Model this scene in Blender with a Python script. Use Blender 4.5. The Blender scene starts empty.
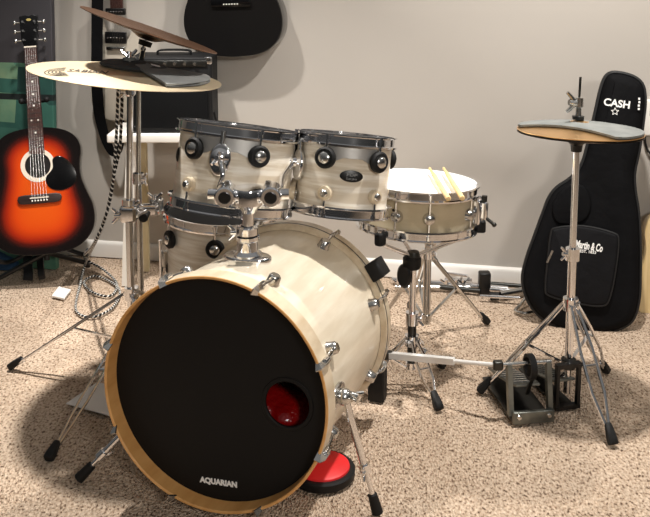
import bpy, bmesh, math, random
from mathutils import Matrix, Vector
random.seed(4)
PI = math.pi
V = Vector
R_ = math.radians
SC = bpy.context.scene
COL = SC.collection

# ------------------------------------------------------------------ camera model (used to measure the room from the photo)
F, CY, H, P = 910.0, 97.0, 1.223, R_(9.0)
def ray(px, py):
    u = (px - 325) / F; v = (py - CY) / F
    return V((u, math.cos(P) - v * math.sin(P), -math.sin(P) - v * math.cos(P)))
def at(px, py, Y):
    d = ray(px, py); s = Y / d.y
    return V((d.x * s, Y, H + d.z * s))
def flo(px, py, z=0.0):
    d = ray(px, py); s = (z - H) / d.z
    return V((d.x * s, d.y * s, z))
def onplane(px, py, M):
    """point of plane z=0 of frame M seen at px,py -> local (x, y)"""
    d = ray(px, py); o = V((0, 0, H)); n = M.col[2].to_3d(); c = M.col[3].to_3d()
    s = (c - o).dot(n) / d.dot(n)
    q = M.inverted() @ (o + d * s)
    return q.x, q.y

# ------------------------------------------------------------------ materials
def lin(c):
    return tuple(((x / 255) / 12.92 if x / 255 <= .04045 else ((x / 255 + .055) / 1.055) ** 2.4) for x in c) + (1,)
MATS = {}
def mat(name, col, rough=.5, metal=0, spec=.5, coat=0, trans=0, bump=None, vary=None, sheen=0):
    m = bpy.data.materials.new(name); m.use_nodes = True
    nt = m.node_tree; b = nt.nodes['Principled BSDF']
    b.inputs['Base Color'].default_value = lin(col); b.inputs['Roughness'].default_value = rough
    b.inputs['Metallic'].default_value = metal; b.inputs['Specular IOR Level'].default_value = spec
    b.inputs['Coat Weight'].default_value = coat; b.inputs['Transmission Weight'].default_value = trans
    b.inputs['Sheen Weight'].default_value = sheen
    tc = nt.nodes.new('ShaderNodeTexCoord')
    def noise(scale, detail=3, sc3=None):
        n = nt.nodes.new('ShaderNodeTexNoise'); n.inputs['Scale'].default_value = scale; n.inputs['Detail'].default_value = detail
        if sc3:
            mp = nt.nodes.new('ShaderNodeMapping'); mp.inputs['Scale'].default_value = sc3
            nt.links.new(tc.outputs['Object'], mp.inputs['Vector']); nt.links.new(mp.outputs['Vector'], n.inputs['Vector'])
        else: nt.links.new(tc.outputs['Object'], n.inputs['Vector'])
        return n
    if vary:   # (colour2, scale, lo, hi, stretch)
        n = noise(vary[1], 4, vary[4] if len(vary) > 4 else None)
        r = nt.nodes.new('ShaderNodeValToRGB')
        r.color_ramp.elements[0].position = vary[2]; r.color_ramp.elements[1].position = vary[3]
        r.color_ramp.elements[0].color = lin(col); r.color_ramp.elements[1].color = lin(vary[0])
        nt.links.new(n.outputs['Fac'], r.inputs['Fac']); nt.links.new(r.outputs['Color'], b.inputs['Base Color'])
    if bump:   # (scale, strength, distance, stretch)
        n = noise(bump[0], 5, bump[3] if len(bump) > 3 else None)
        bp = nt.nodes.new('ShaderNodeBump'); bp.inputs['Strength'].default_value = bump[1]; bp.inputs['Distance'].default_value = bump[2]
        nt.links.new(n.outputs['Fac'], bp.inputs['Height']); nt.links.new(bp.outputs['Normal'], b.inputs['Normal'])
    MATS[name] = m
    return m
def bsdf(m): return m.node_tree.nodes['Principled BSDF']

chrome = mat('chrome', (238, 238, 240), .10, 1, bump=(9, .05, .01))
steel = mat('brushed_steel', (206, 205, 202), .22, 1, bump=(40, .08, .004))
satin = mat('satin_chrome', (190, 188, 184), .42, .7, bump=(70, .08, .003))
alu = mat('pale_aluminium', (232, 231, 228), .5, .3, bump=(70, .08, .003))
darkmetal = mat('dark_metal', (72, 72, 70), .38, 1, bump=(60, .1, .003))
greymetal = mat('grey_cast_metal', (128, 130, 124), .42, .85, vary=((96, 98, 94), 18, .4, .7))
rubber = mat('black_rubber', (11, 11, 12), .62, spec=.35, bump=(120, .15, .002))
plastic = mat('black_plastic', (9, 9, 10), .35, bump=(90, .06, .002))
tolex = mat('black_tolex', (11, 11, 13), .65, spec=.35, bump=(260, .5, .003))
grille = mat('black_grille_cloth', (10, 11, 13), .85, spec=.2, bump=(420, .5, .002))
nylon = mat('black_nylon', (8, 8, 10), .75, spec=.12, bump=(9, .5, .02), vary=((12, 12, 14), 7, .35, .7))
nylon2 = mat('black_nylon_pocket', (14, 14, 17), .7, spec=.18, bump=(11, .45, .016))
piping = mat('black_piping', (9, 9, 10), .5)
pearl = mat('cream_pearl_wrap', (214, 201, 180), .3, coat=.45, vary=((240, 233, 220), 2.2, .42, .60, (2.6, 2.6, 30)))
pearlb = mat('cream_satin_shell', (218, 205, 182), .34, coat=.35, vary=((232, 222, 202), 1.8, .42, .64, (16, 16, 2.4)))
snarewrap = mat('champagne_snare_wrap', (176, 162, 134), .32, coat=.4, vary=((192, 178, 150), 2.4, .4, .7, (2, 2, 10)))
maple = mat('maple_hoop', (226, 172, 106), .42, coat=.25, vary=((206, 148, 82), 3, .35, .75, (14, 14, 3)))
hoopcream = mat('cream_hoop', (214, 198, 172), .35, coat=.3, vary=((196, 176, 146), 3, .45, .7, (12, 12, 3)))
blackhead = mat('black_drumhead', (10, 9, 9), .6, spec=.3, bump=(420, .08, .001))
whitehead = mat('white_coated_head', (244, 243, 241), .55, bump=(300, .06, .001))
meshhead = mat('dark_tom_head', (12, 12, 13), .5)
ridebrass = mat('bright_bronze', (232, 214, 182), .4, .9)
crashbrass = mat('brown_bronze', (124, 92, 72), .34, 1)
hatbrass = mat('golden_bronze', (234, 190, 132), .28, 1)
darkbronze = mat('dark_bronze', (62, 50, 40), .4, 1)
padgrey = mat('grey_mute_foam', (98, 99, 98), .85, bump=(300, .3, .002), vary=((116, 117, 115), 14, .4, .7))
padhat = mat('pale_grey_mute_foam', (104, 107, 105), .8, bump=(300, .3, .002), vary=((122, 124, 121), 16, .4, .7))
paddark = mat('charcoal_mute_foam', (46, 47, 48), .85, bump=(300, .3, .002))
redrubber = mat('red_rubber', (226, 32, 36), .5, bump=(200, .1, .001))
redsatin = mat('red_satin', (132, 8, 8), .2, coat=.6, bump=(9, .9, .04))
whitepaint = mat('white_painted_wood', (236, 233, 226), .4, bump=(60, .05, .002))
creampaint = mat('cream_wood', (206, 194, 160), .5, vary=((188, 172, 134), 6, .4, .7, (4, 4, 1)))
paper = mat('white_paper', (236, 234, 230), .7, bump=(50, .05, .002))
stickwood = mat('hickory', (236, 205, 150), .45, vary=((222, 186, 126), 8, .4, .7, (1, 1, .2)))
rosewood = mat('rosewood', (74, 44, 38), .48, vary=((54, 30, 27), 8, .35, .7, (16, 3, 3)))
darkwood = mat('bridge_rosewood', (46, 30, 26), .45, vary=((32, 20, 18), 12, .35, .7, (3, 20, 3)))
blackgloss = mat('black_gloss_lacquer', (9, 9, 10), .14, coat=.5)
blacksatin = mat('black_satin_lacquer', (10, 9, 9), .45, spec=.3, vary=((15, 12, 12), 2.5, .4, .7))
ivory = mat('ivory_plastic', (226, 216, 200), .4)
pearldot = mat('pearl_dot', (232, 230, 222), .3)
gold = mat('gold_print', (182, 164, 96), .45, .3)
ink = mat('black_ink', (46, 40, 32), .6)
whiteprint = mat('white_print', (244, 243, 240), .6)
creamlacquer = mat('cream_lacquer', (198, 190, 176), .3, coat=.5)
blond = mat('blond_spruce', (222, 196, 146), .35, coat=.4, vary=((206, 176, 122), 4, .4, .7, (22, 1, 1)))
displaymat = mat('dark_display', (54, 56, 60), .2)
bluecloth = mat('blue_denim', (28, 62, 92), .85, bump=(60, .5, .006), vary=((18, 44, 70), 9, .4, .7))
holedark = mat('dark_interior', (12, 9, 8), .9)
innerwood = mat('dark_shell_interior', (30, 16, 12), .4)

def cymbal_rings(m, scale, strength):
    nt = m.node_tree; tc = nt.nodes['Texture Coordinate'] if 'Texture Coordinate' in nt.nodes else nt.nodes.new('ShaderNodeTexCoord')
    w = nt.nodes.new('ShaderNodeTexWave'); w.wave_type = 'RINGS'; w.rings_direction = 'Z'
    w.inputs['Scale'].default_value = scale; w.inputs['Distortion'].default_value = .6
    bp = nt.nodes.new('ShaderNodeBump'); bp.inputs['Strength'].default_value = strength; bp.inputs['Distance'].default_value = .002
    nt.links.new(tc.outputs['Object'], w.inputs['Vector']); nt.links.new(w.outputs['Fac'], bp.inputs['Height'])
    nt.links.new(bp.outputs['Normal'], bsdf(m).inputs['Normal'])
for m_, s_ in ((ridebrass, 60), (crashbrass, 60), (hatbrass, 70)): cymbal_rings(m_, s_, .12)

def node(nt, t, **kw):
    n = nt.nodes.new(t)
    for k, v in kw.items(): setattr(n, k, v)
    return n
# carpet: short cut pile with dark flecks
carpet = mat('beige_carpet', (190, 170, 150), .95, spec=.1)
nt = carpet.node_tree; tc = nt.nodes['Texture Coordinate']; b = bsdf(carpet)
n1 = node(nt, 'ShaderNodeTexNoise'); n1.inputs['Scale'].default_value = 165; n1.inputs['Detail'].default_value = 2
n2 = node(nt, 'ShaderNodeTexNoise'); n2.inputs['Scale'].default_value = 5; n2.inputs['Detail'].default_value = 3
n3 = node(nt, 'ShaderNodeTexVoronoi'); n3.inputs['Scale'].default_value = 220
mpc = node(nt, 'ShaderNodeMapping'); mpc.inputs['Scale'].default_value = (1, .6, 1); nt.links.new(tc.outputs['Object'], mpc.inputs['Vector'])
for n in (n1, n2, n3): nt.links.new(mpc.outputs['Vector'], n.inputs['Vector'])
r1 = node(nt, 'ShaderNodeValToRGB'); e = r1.color_ramp.elements
e[0].position = .30; e[0].color = lin((92, 72, 58)); e[1].position = .62; e[1].color = lin((226, 205, 183))
x = r1.color_ramp.elements.new(.42); x.color = lin((194, 170, 147))
nt.links.new(n1.outputs['Fac'], r1.inputs['Fac'])
r2 = node(nt, 'ShaderNodeValToRGB'); e = r2.color_ramp.elements
e[0].position = .3; e[0].color = (.84, .82, .8, 1); e[1].position = .7; e[1].color = (1, 1, 1, 1)
nt.links.new(n2.outputs['Fac'], r2.inputs['Fac'])
mx = node(nt, 'ShaderNodeMix', data_type='RGBA', blend_type='MULTIPLY'); mx.inputs[0].default_value = 1
nt.links.new(r1.outputs['Color'], mx.inputs[6]); nt.links.new(r2.outputs['Color'], mx.inputs[7])
nt.links.new(mx.outputs[2], b.inputs['Base Color'])
ad = node(nt, 'ShaderNodeMath', operation='ADD'); nt.links.new(n1.outputs['Fac'], ad.inputs[0]); nt.links.new(n3.outputs['Distance'], ad.inputs[1])
bp = node(nt, 'ShaderNodeBump'); bp.inputs['Strength'].default_value = .9; bp.inputs['Distance'].default_value = .008
nt.links.new(ad.outputs[0], bp.inputs['Height']); nt.links.new(bp.outputs['Normal'], b.inputs['Normal'])
wallpaint = mat('warm_grey_wall_paint', (194, 188, 180), .8, spec=.25, bump=(160, .08, .002), vary=((188, 182, 174), 1.2, .35, .7))
basepaint = mat('white_baseboard_paint', (232, 228, 222), .45)

# woven black and white cable
woven = mat('woven_cable', (20, 20, 20), .7)
nt = woven.node_tree; b = bsdf(woven)
uv = node(nt, 'ShaderNodeUVMap'); sp = node(nt, 'ShaderNodeSeparateXYZ'); nt.links.new(uv.outputs['UV'], sp.inputs[0])
a1 = node(nt, 'ShaderNodeMath', operation='MULTIPLY'); a1.inputs[1].default_value = 1 / .016; nt.links.new(sp.outputs['Y'], a1.inputs[0])
a0 = node(nt, 'ShaderNodeMath', operation='MULTIPLY'); a0.inputs[1].default_value = 1.0; nt.links.new(sp.outputs['X'], a0.inputs[0])
a2 = node(nt, 'ShaderNodeMath', operation='ADD'); nt.links.new(a1.outputs[0], a2.inputs[0]); nt.links.new(a0.outputs[0], a2.inputs[1])
a3 = node(nt, 'ShaderNodeMath', operation='FRACT'); nt.links.new(a2.outputs[0], a3.inputs[0])
a4 = node(nt, 'ShaderNodeMath', operation='GREATER_THAN'); a4.inputs[1].default_value = .68; nt.links.new(a3.outputs[0], a4.inputs[0])
mx = node(nt, 'ShaderNodeMix', data_type='RGBA'); mx.inputs[6].default_value = lin((14, 14, 15)); mx.inputs[7].default_value = lin((226, 224, 218))
nt.links.new(a4.outputs[0], mx.inputs[0]); nt.links.new(mx.outputs[2], b.inputs['Base Color'])

# dreadnought outline (fraction of length, half width / length)
DREAD = [(0, 0), (.003, .08), (.014, .17), (.04, .25), (.085, .315), (.145, .362), (.22, .387), (.3, .39), (.38, .375), (.46, .346), (.54, .318), (.6, .305),
         (.66, .302), (.72, .308), (.78, .316), (.84, .312), (.9, .288), (.945, .242), (.975, .18), (.992, .1), (1, 0)]
def dread_outline(L, wf=1.0):
    # smooth (Catmull-Rom) outline, counter clockwise from the end block
    pts = [V((w * L * wf, t * L)) for t, w in DREAD]
    full = pts + [V((-q.x, q.y)) for q in reversed(pts[1:-1])]
    return smooth_closed(full, 4)
def smooth_closed(p, k=4):
    out = []; n = len(p)
    for i in range(n):
        p0, p1, p2, p3 = p[i - 1], p[i], p[(i + 1) % n], p[(i + 2) % n]
        for j in range(k):
            t = j / k
            out.append(.5 * ((2 * p1) + (p2 - p0) * t + (2 * p0 - 5 * p1 + 4 * p2 - p3) * t * t + (3 * p1 - p0 - 3 * p2 + p3) * t ** 3))
    return out
def smooth_open(p, k=6):
    p = [V(q) for q in p]; out = []
    for i in range(len(p) - 1):
        p0 = p[max(i - 1, 0)]; p1 = p[i]; p2 = p[i + 1]; p3 = p[min(i + 2, len(p) - 1)]
        for j in range(k):
            t = j / k
            out.append(.5 * ((2 * p1) + (p2 - p0) * t + (2 * p0 - 5 * p1 + 4 * p2 - p3) * t * t + (3 * p1 - p0 - 3 * p2 + p3) * t ** 3))
    return out + [p[-1]]

# ------------------------------------------------------------------ mesh builder
class MB:
    def __init__(s): s.bm = bmesh.new()
    def _loft(s, rings, close_ring=True, cap0=True, cap1=True, close_path=False):
        bm = s.bm; vr = [[bm.verts.new(q) for q in r] for r in rings]
        n = len(vr[0]); m = len(vr)
        for i in range(m if close_path else m - 1):
            a, c = vr[i], vr[(i + 1) % m]
            for j in range(n if close_ring else n - 1):
                k = (j + 1) % n
                try: bm.faces.new((a[j], a[k], c[k], c[j]))
                except ValueError: pass
        if not close_path:
            if cap0: bm.faces.new(list(reversed(vr[0])))
            if cap1: bm.faces.new(vr[-1])
        return s
    def tube(s, a, c, r0, r1=None, n=12, caps=True):
        a, c = V(a), V(c); r1 = r0 if r1 is None else r1
        d = (c - a).normalized(); u = d.orthogonal().normalized(); w = d.cross(u)
        rg = lambda o, r: [o + (u * math.cos(2 * PI * i / n) + w * math.sin(2 * PI * i / n)) * r for i in range(n)]
        return s._loft([rg(a, r0), rg(c, r1)], cap0=caps, cap1=caps)
    def path(s, pts, r, n=8, flat=None, up=None, closed=False, uv=False):
        """sweep; flat=(halfwidth, halfthick) sweeps a strip whose width lies along `up` x tangent"""
        pts = [V(q) for q in pts]; rings = []; N = len(pts)
        t0 = (pts[1] - pts[0]).normalized(); u = t0.orthogonal().normalized() if up is None else V(up)
        for i, q in enumerate(pts):
            if closed: t = (pts[(i + 1) % N] - pts[i - 1]).normalized()
            else: t = (pts[min(i + 1, N - 1)] - pts[max(i - 1, 0)]).normalized()
            if up is not None: u = V(up)
            u = (u - t * u.dot(t)).normalized(); w = t.cross(u)
            if flat:
                hw, ht = (flat(i / (N - 1)) if callable(flat) else flat)
                rings.append([q + w * hw + u * ht, q - w * hw + u * ht, q - w * hw - u * ht, q + w * hw - u * ht])
            else:
                rr = r(i / (N - 1)) if callable(r) else r
                rings.append([q + (u * math.cos(2 * PI * j / n) + w * math.sin(2 * PI * j / n)) * rr for j in range(n)])
        s._loft(rings, close_path=closed)
        if uv:
            L = [0.0]
            for i in range(1, N): L.append(L[-1] + (pts[i] - pts[i - 1]).length)
            lay = s.bm.loops.layers.uv.new('UVMap'); s.bm.verts.index_update()
            for f in s.bm.faces:
                idx = [l.vert.index for l in f.loops]
                js = [k % n for k in idx]; wrap = max(js) - min(js) > 1
                for l in f.loops:
                    k = l.vert.index; j = k % n
                    l[lay].uv = ((j + n if wrap and j == 0 else j) / n, L[k // n] / (1.0))
        return s
    def box(s, c, sz, M=None, bev=0.0):
        x, y, z = V(sz) / 2; c = V(c)
        if bev:
            o = [(-x + bev, -y), (x - bev, -y), (x, -y + bev), (x, y - bev), (x - bev, y), (-x + bev, y), (-x, y - bev), (-x, -y + bev)]
            T = Matrix.Translation(c)
            return s.prism([V(q) for q in o], -z, z, (M @ T) if M else T, bev)
        co = [c + V((i * x, j * y, k * z)) for k in (-1, 1) for i, j in ((-1, -1), (1, -1), (1, 1), (-1, 1))]
        if M: co = [M @ q for q in co]
        return s._loft([co[:4], co[4:]])
    def bar(s, a, c, w, t, up=(0, 0, 1)):
        a, c = V(a), V(c); d = (c - a).normalized(); u = V(up); u = u - d * u.dot(d)
        u = u.normalized() if u.length > 1e-4 else d.orthogonal().normalized(); k = d.cross(u)
        rg = lambda o: [o + k * w / 2 + u * t / 2, o - k * w / 2 + u * t / 2, o - k * w / 2 - u * t / 2, o + k * w / 2 - u * t / 2]
        return s._loft([rg(a), rg(c)])
    def lathe(s, prof, n=64, M=None, a0=0, a1=2 * PI, closed=False):
        """profile (r, z) about local z; closed=True joins the last point to the first"""
        bm = s.bm; full = abs(a1 - a0 - 2 * PI) < 1e-6; cnt = n if full else n + 1
        cols = []
        for r, z in prof:
            if r < 1e-6:
                q = V((0, 0, z)); cols.append([bm.verts.new(M @ q if M else q)])
            else:
                rg = []
                for i in range(cnt):
                    a = a0 + (a1 - a0) * i / n; q = V((r * math.cos(a), r * math.sin(a), z)); rg.append(bm.verts.new(M @ q if M else q))
                cols.append(rg)
        pr = list(zip(cols, cols[1:])) + ([(cols[-1], cols[0])] if closed else [])
        for A, B in pr:
            for i in range(n):
                j = (i + 1) % cnt
                f = ([A[0], B[j], B[i]] if len(A) == 1 else [A[i], A[j], B[0]] if len(B) == 1 else [A[i], A[j], B[j], B[i]])
                try: bm.faces.new(f)
                except ValueError: pass
        if not full and closed:
            bm.faces.new([c[0] for c in cols]); bm.faces.new([c[-1] for c in reversed(cols)])
        return s
    def prism(s, out, z0, z1, M=None, bev=0.0, steps=3):
        """outline extruded from z0 to z1 with rounded rims"""
        out = [V((q[0], q[1])) for q in out]; n = len(out)
        area = sum(out[i].x * out[(i + 1) % n].y - out[(i + 1) % n].x * out[i].y for i in range(n))
        if area < 0: out.reverse()
        nor = []
        for i in range(n):
            t1 = (out[i] - out[i - 1]); t2 = (out[(i + 1) % n] - out[i])
            t = t1.normalized() + t2.normalized(); t = t.normalized() if t.length > 1e-6 else t2.normalized()
            nor.append(V((t.y, -t.x)))
        lay = []
        if bev:
            for k in range(steps + 1):
                a = PI / 2 * k / steps; lay.append((bev * (1 - math.sin(a)), z0 + bev * (1 - math.cos(a))))
            for k in range(steps + 1):
                a = PI / 2 * (1 - k / steps); lay.append((bev * (1 - math.sin(a)), z1 - bev * (1 - math.cos(a))))
        else: lay = [(0, z0), (0, z1)]
        rings = []
        for ins, z in lay:
            rings.append([(M @ V((q.x - m.x * ins, q.y - m.y * ins, z)) if M else V((q.x - m.x * ins, q.y - m.y * ins, z))) for q, m in zip(out, nor)])
        return s._loft(rings)
    def ball(s, c, r, M=None, sc=(1, 1, 1), n=16):
        T = Matrix.Translation(V(c)) @ Matrix.Diagonal((*sc, 1)); T = M @ T if M else T
        prof = [(r * math.sin(PI * i / 10), -r * math.cos(PI * i / 10)) for i in range(11)]
        prof[0] = (0, -r); prof[-1] = (0, r)
        return s.lathe(prof, n, T)
    def torus(s, R, r, M=None, n=48, m=10):
        return s.lathe([(R + r * math.cos(2 * PI * i / m), r * math.sin(2 * PI * i / m)) for i in range(m)], n, M, closed=True)

WM = {}
def finish(o, label=None, cat=None, group=None, kind=None):
    if label: o['label'] = label
    if cat: o['category'] = cat
    if group: o['group'] = group
    if kind: o['kind'] = kind
    return o
def mesh_obj(name, mb, material, ang=38):
    bmesh.ops.remove_doubles(mb.bm, verts=mb.bm.verts, dist=1e-6)
    bmesh.ops.recalc_face_normals(mb.bm, faces=mb.bm.faces)
    me = bpy.data.meshes.new(name); mb.bm.to_mesh(me); mb.bm.free()
    me.polygons.foreach_set('use_smooth', [True] * len(me.polygons)); me.set_sharp_from_angle(angle=R_(ang))
    me.materials.append(material)
    o = bpy.data.objects.new(name, me); COL.objects.link(o)
    return o
def thing(name, label, cat, M=None, group=None):
    o = bpy.data.objects.new(name, None); COL.objects.link(o); o.empty_display_size = .05
    M = M if isinstance(M, Matrix) else Matrix.Translation(V(M or (0, 0, 0)))
    o.matrix_basis = M; WM[o.name] = M.copy()
    return finish(o, label, cat, group)
def part(name, mb, material, parent, world=False, label=None, ang=38):
    if world: mb.bm.transform(WM[parent.name].inverted())
    o = mesh_obj(name, mb, material, ang); o.parent = parent; WM[o.name] = WM[parent.name]
    if label: o['label'] = label
    return o
def solo(name, mb, material, label, cat, group=None, ang=38, origin=None):
    if origin is not None:
        mb.bm.transform(Matrix.Translation(-V(origin)))
    o = mesh_obj(name, mb, material, ang)
    if origin is not None: o.location = V(origin)
    return finish(o, label, cat, group)
def struct(name, mb, material):
    return finish(mesh_obj(name, mb, material), kind='structure')
def text(s, size, M, material, parent, name='lettering', depth=.0006, bold=0.0, shear=0.0, sx=1.0, label=None):
    cu = bpy.data.curves.new('tmp', 'FONT'); cu.body = s; cu.size = size; cu.align_x = 'CENTER'; cu.align_y = 'CENTER'
    cu.extrude = depth; cu.offset = bold * size; cu.shear = shear; cu.resolution_u = 4
    ob = bpy.data.objects.new('tmp', cu); COL.objects.link(ob)
    bpy.context.view_layer.update()
    me = bpy.data.meshes.new_from_object(ob.evaluated_get(bpy.context.evaluated_depsgraph_get()))
    bpy.data.objects.remove(ob); bpy.data.curves.remove(cu)
    me.transform(M @ Matrix.Diagonal((sx, 1, 1, 1))); me.name = name; me.materials.clear(); me.materials.append(material)
    o = bpy.data.objects.new(name, me); COL.objects.link(o); o.parent = parent; WM[o.name] = WM[parent.name]
    if label: o['label'] = label
    return o
def frame(origin, x, y):
    """matrix from origin, x direction and approximate y direction"""
    x = V(x).normalized(); z = x.cross(V(y)).normalized(); y = z.cross(x)
    M = Matrix.Identity(4)
    for i, a in enumerate((x, y, z)): M[0][i], M[1][i], M[2][i] = a
    M[0][3], M[1][3], M[2][3] = origin
    return M
def zframe(origin, z, xh=(1, 0, 0)):
    z = V(z).normalized(); x = V(xh) - z * V(xh).dot(z); x.normalize(); y = z.cross(x)
    M = Matrix.Identity(4)
    for i, a in enumerate((x, y, z)): M[0][i], M[1][i], M[2][i] = a
    M[0][3], M[1][3], M[2][3] = origin
    return M
def wingnut(mb, c, axis, span, s=.012):
    c = V(c); ax = V(axis).normalized(); sp = V(span).normalized()
    mb.tube(c, c + ax * s, s * .55, s * .4, 10)
    for k in (-1, 1):
        mb.path([c + ax * s * .3 + sp * k * s * .3, c + ax * s * .8 + sp * k * s * .9, c + ax * s * 1.3 + sp * k * s * 1.35], lambda t: s * (.34 - .1 * t), 8)
    return mb

# ------------------------------------------------------------------ setting
WL, WR = flo(105, 256), flo(525, 285)
wd = (WR - WL); wd.z = 0; wd.normalize()            # along the wall, to the right
wn = V((wd.y, -wd.x, 0))                            # out of the wall, to the camera
if wn.y > 0: wn = -wn
WALLM = frame(WL, wd, (0, 0, 1))                    # x along wall, y up, z out
def onwall(px, py, off=0.0):
    M = WALLM.copy(); M.translation = WL + wn * off
    x, y = onplane(px, py, M); return M @ V((x, y, 0))
mb = MB(); mb.box((0, 1.2, -.06), (9, 2.5, .12), WALLM); struct('wall_back', mb, wallpaint)
mb = MB(); mb.box((0, .6, -.055), (9, 9, .1)); struct('floor', mb, carpet).location = (0, 0, .0)
bb = [(0, 0), (.014, 0), (.014, .05), (.011, .058), (.006, .064), (0, .066)]
mb = MB(); mb._loft([[WALLM @ V((x, y, z)) for z, y in bb] for x in (-3.2, 3.6)]); struct('baseboard_back', mb, basepaint)

# ------------------------------------------------------------------ drums
def lug_frame(R, phi, z):
    o = V((R * math.sin(phi), -R * math.cos(phi), z)); out = V((math.sin(phi), -math.cos(phi), 0))
    return frame(o, V((math.cos(phi), math.sin(phi), 0)), (0, 0, 1))    # z axis points out of the shell
def hoop_mb(R, z, up=1, tall=.026):
    u = up
    pr = [(R + .003, z - .015 * u), (R + .013, z - .0165 * u), (R + .0135, z - .012 * u), (R + .0065, z - .010 * u), (R + .0060, z + (tall - .019) * u),
          (R + .0125, z + (tall - .0165) * u), (R + .0125, z + (tall - .014) * u), (R + .0035, z + (tall - .015) * u)]
    return MB().lathe(pr, 72, closed=True)
def drum(root, R, D, shellmat, headmat, lugs, rings=True, top_big=(), low_z=None, head_top=True):
    hz = D / 2
    part('shell', MB().lathe([(R, -hz), (R, hz), (R - .006, hz + .002), (R - .006, -hz - .002)], 72, closed=True), shellmat, root)
    part('batter_head', MB().lathe([(0, hz + .006), (R - .012, hz + .0055), (R + .001, hz + .002), (R + .003, hz - .010), (R + .0008, hz - .010), (R - .002, hz), (R - .012, hz + .003), (0, hz + .003)], 72), headmat, root)
    part('resonant_head', MB().lathe([(0, -hz - .006), (R - .012, -hz - .0055), (R + .001, -hz - .002), (R + .003, -hz + .010), (R + .0008, -hz + .010), (R - .002, -hz), (R - .012, -hz - .003), (0, -hz - .003)], 72), whitehead, root)
    part('hoop', hoop_mb(R, hz, 1), chrome, root); part('hoop', hoop_mb(R, -hz, -1), chrome, root)
def add_lug(root, R, phi, z, zh, big):
    """round lug; big = black rubber ring round it (suspension point)"""
    M = lug_frame(R, phi, z)
    up = 1 if zh > z else -1
    if big:
        g = part('lug', MB().lathe([(.010, 0), (.023, 0), (.0265, .004), (.0265, .013), (.022, .017), (.014, .017), (.010, .014)], 28, M), rubber, root, label='round lug in a thick black rubber ring')
        part('lug_cap', MB().lathe([(0, .024), (.009, .0235), (.014, .020), (.0155, .012), (.0155, 0), (0, 0)], 24, M), steel, g)
    else:
        g = part('lug', MB().lathe([(.0, 0), (.0175, 0), (.018, .010), (.0165, .014), (.009, .0155), (0, .0155)], 28, M), hoopcream, root, label='round cream lug with a chrome centre')
        part('lug_cap', MB().lathe([(0, .021), (.007, .0205), (.0095, .018), (.0105, .013), (0, .013)], 22, M), steel, g)
    a = M @ V((0, .004 * up, .008)); t = V((a.x, a.y, 0)).normalized()
    q = V((t.x * (R + .0095), t.y * (R + .0095), zh))
    rod = MB().tube(a, q, .0027, n=8)
    rod.tube(q - V((0, 0, .004 * up)), q + V((0, 0, .006 * up)), .0046, n=8)
    part('tension_rod', rod, chrome, g)

def axes_from(ptop, pbot, D):
    z = (ptop - pbot).normalized(); return zframe((ptop + pbot) / 2, z)

def suspension(root, R, D, phis, zc):
    p0, p1 = phis; hz = D / 2
    m = MB(); n = 28; rings = []
    for i in range(n + 1):
        t = i / n; ph = p0 + (p1 - p0) * t; e = min(t, 1 - t) * 2
        lo = zc - .017 + .020 * min(1, e * 1.6); hi = hz - .016
        s, c = math.sin(ph), -math.cos(ph)
        rings.append([V((s * (R + .005), c * (R + .005), lo)), V((s * (R + .005), c * (R + .005), hi)), V((s * (R + .002), c * (R + .002), hi)), V((s * (R + .002), c * (R + .002), lo))])
    m._loft(rings); part('suspension_band', m, satin, root)

# --- tom 12
Rt, Dt = .146, .205
def place_tom(tp, bt, Yc, lean, Dm):
    """tp/bt pixels of shell top and bottom centres, lean = backward tilt"""
    a = at(*tp, Yc + Dm / 2 * math.sin(lean)); c = at(*bt, Yc - Dm / 2 * math.sin(lean))
    return axes_from(a, c, Dm), (a - c).length
M12, D12 = place_tom((239.3, 129.5), (230.0, 205), 2.25, R_(9), .2)
t12 = thing('rack_tom', 'larger cream rack tom on the left above the bass drum, dark head and chrome hoops', 'drum', M12)
lz = D12 / 2 - .052
drum(t12, Rt, D12, pearl, meshhead, None)
L12 = [R_(a) for a in (-34, 25, 90, 156, 222)]
for a in L12[:3] + L12[3:]:
    add_lug(t12, Rt + .006, a, lz, D12 / 2 + .004, True); add_lug(t12, Rt, a - R_(4), -D12 / 2 + .052, -D12 / 2 - .004, False)
suspension(t12, Rt, D12, (L12[0], L12[1]), lz)
M = lug_frame(Rt, R_(-72), .018)
part('air_vent', MB().lathe([(0, .004), (.010, .004), (.0155, .002), (.0165, 0), (0, 0)], 24, M @ Matrix.Diagonal((.9, 1.1, 1, 1))), rubber, t12)
# mount bracket on the band, with wing bolt
def bracket(root, R, phi, z):
    M = lug_frame(R + .005, phi, z)
    m = MB(); o = smooth_closed([V((.026 * math.cos(a), .040 * math.sin(a) - .006)) for a in [i * PI / 6 for i in range(12)]], 2)
    m.prism(o, 0, .012, M, .005); b_ = part('tom_bracket', m, chrome, root)
    m = MB().lathe([(0, .030), (.008, .029), (.013, .026), (.015, .017), (.023, .011), (0, .011)], 22, M)
    part('bracket_boss', m, chrome, b_)
    m = MB(); c = M @ V((0, 0, .03)); wingnut(m, c, M.col[2].to_3d(), (M.col[1].to_3d() + M.col[0].to_3d() * .5), .014)
    part('wing_bolt', m, chrome, b_)
    m = MB().tube(M @ V((0, .03, .006)), M @ V((0, .062, .006)), .006, n=10); part('bracket_stem', m, steel, b_)
    return M
MB12 = bracket(t12, Rt, R_(-8), lz - .012)
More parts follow.
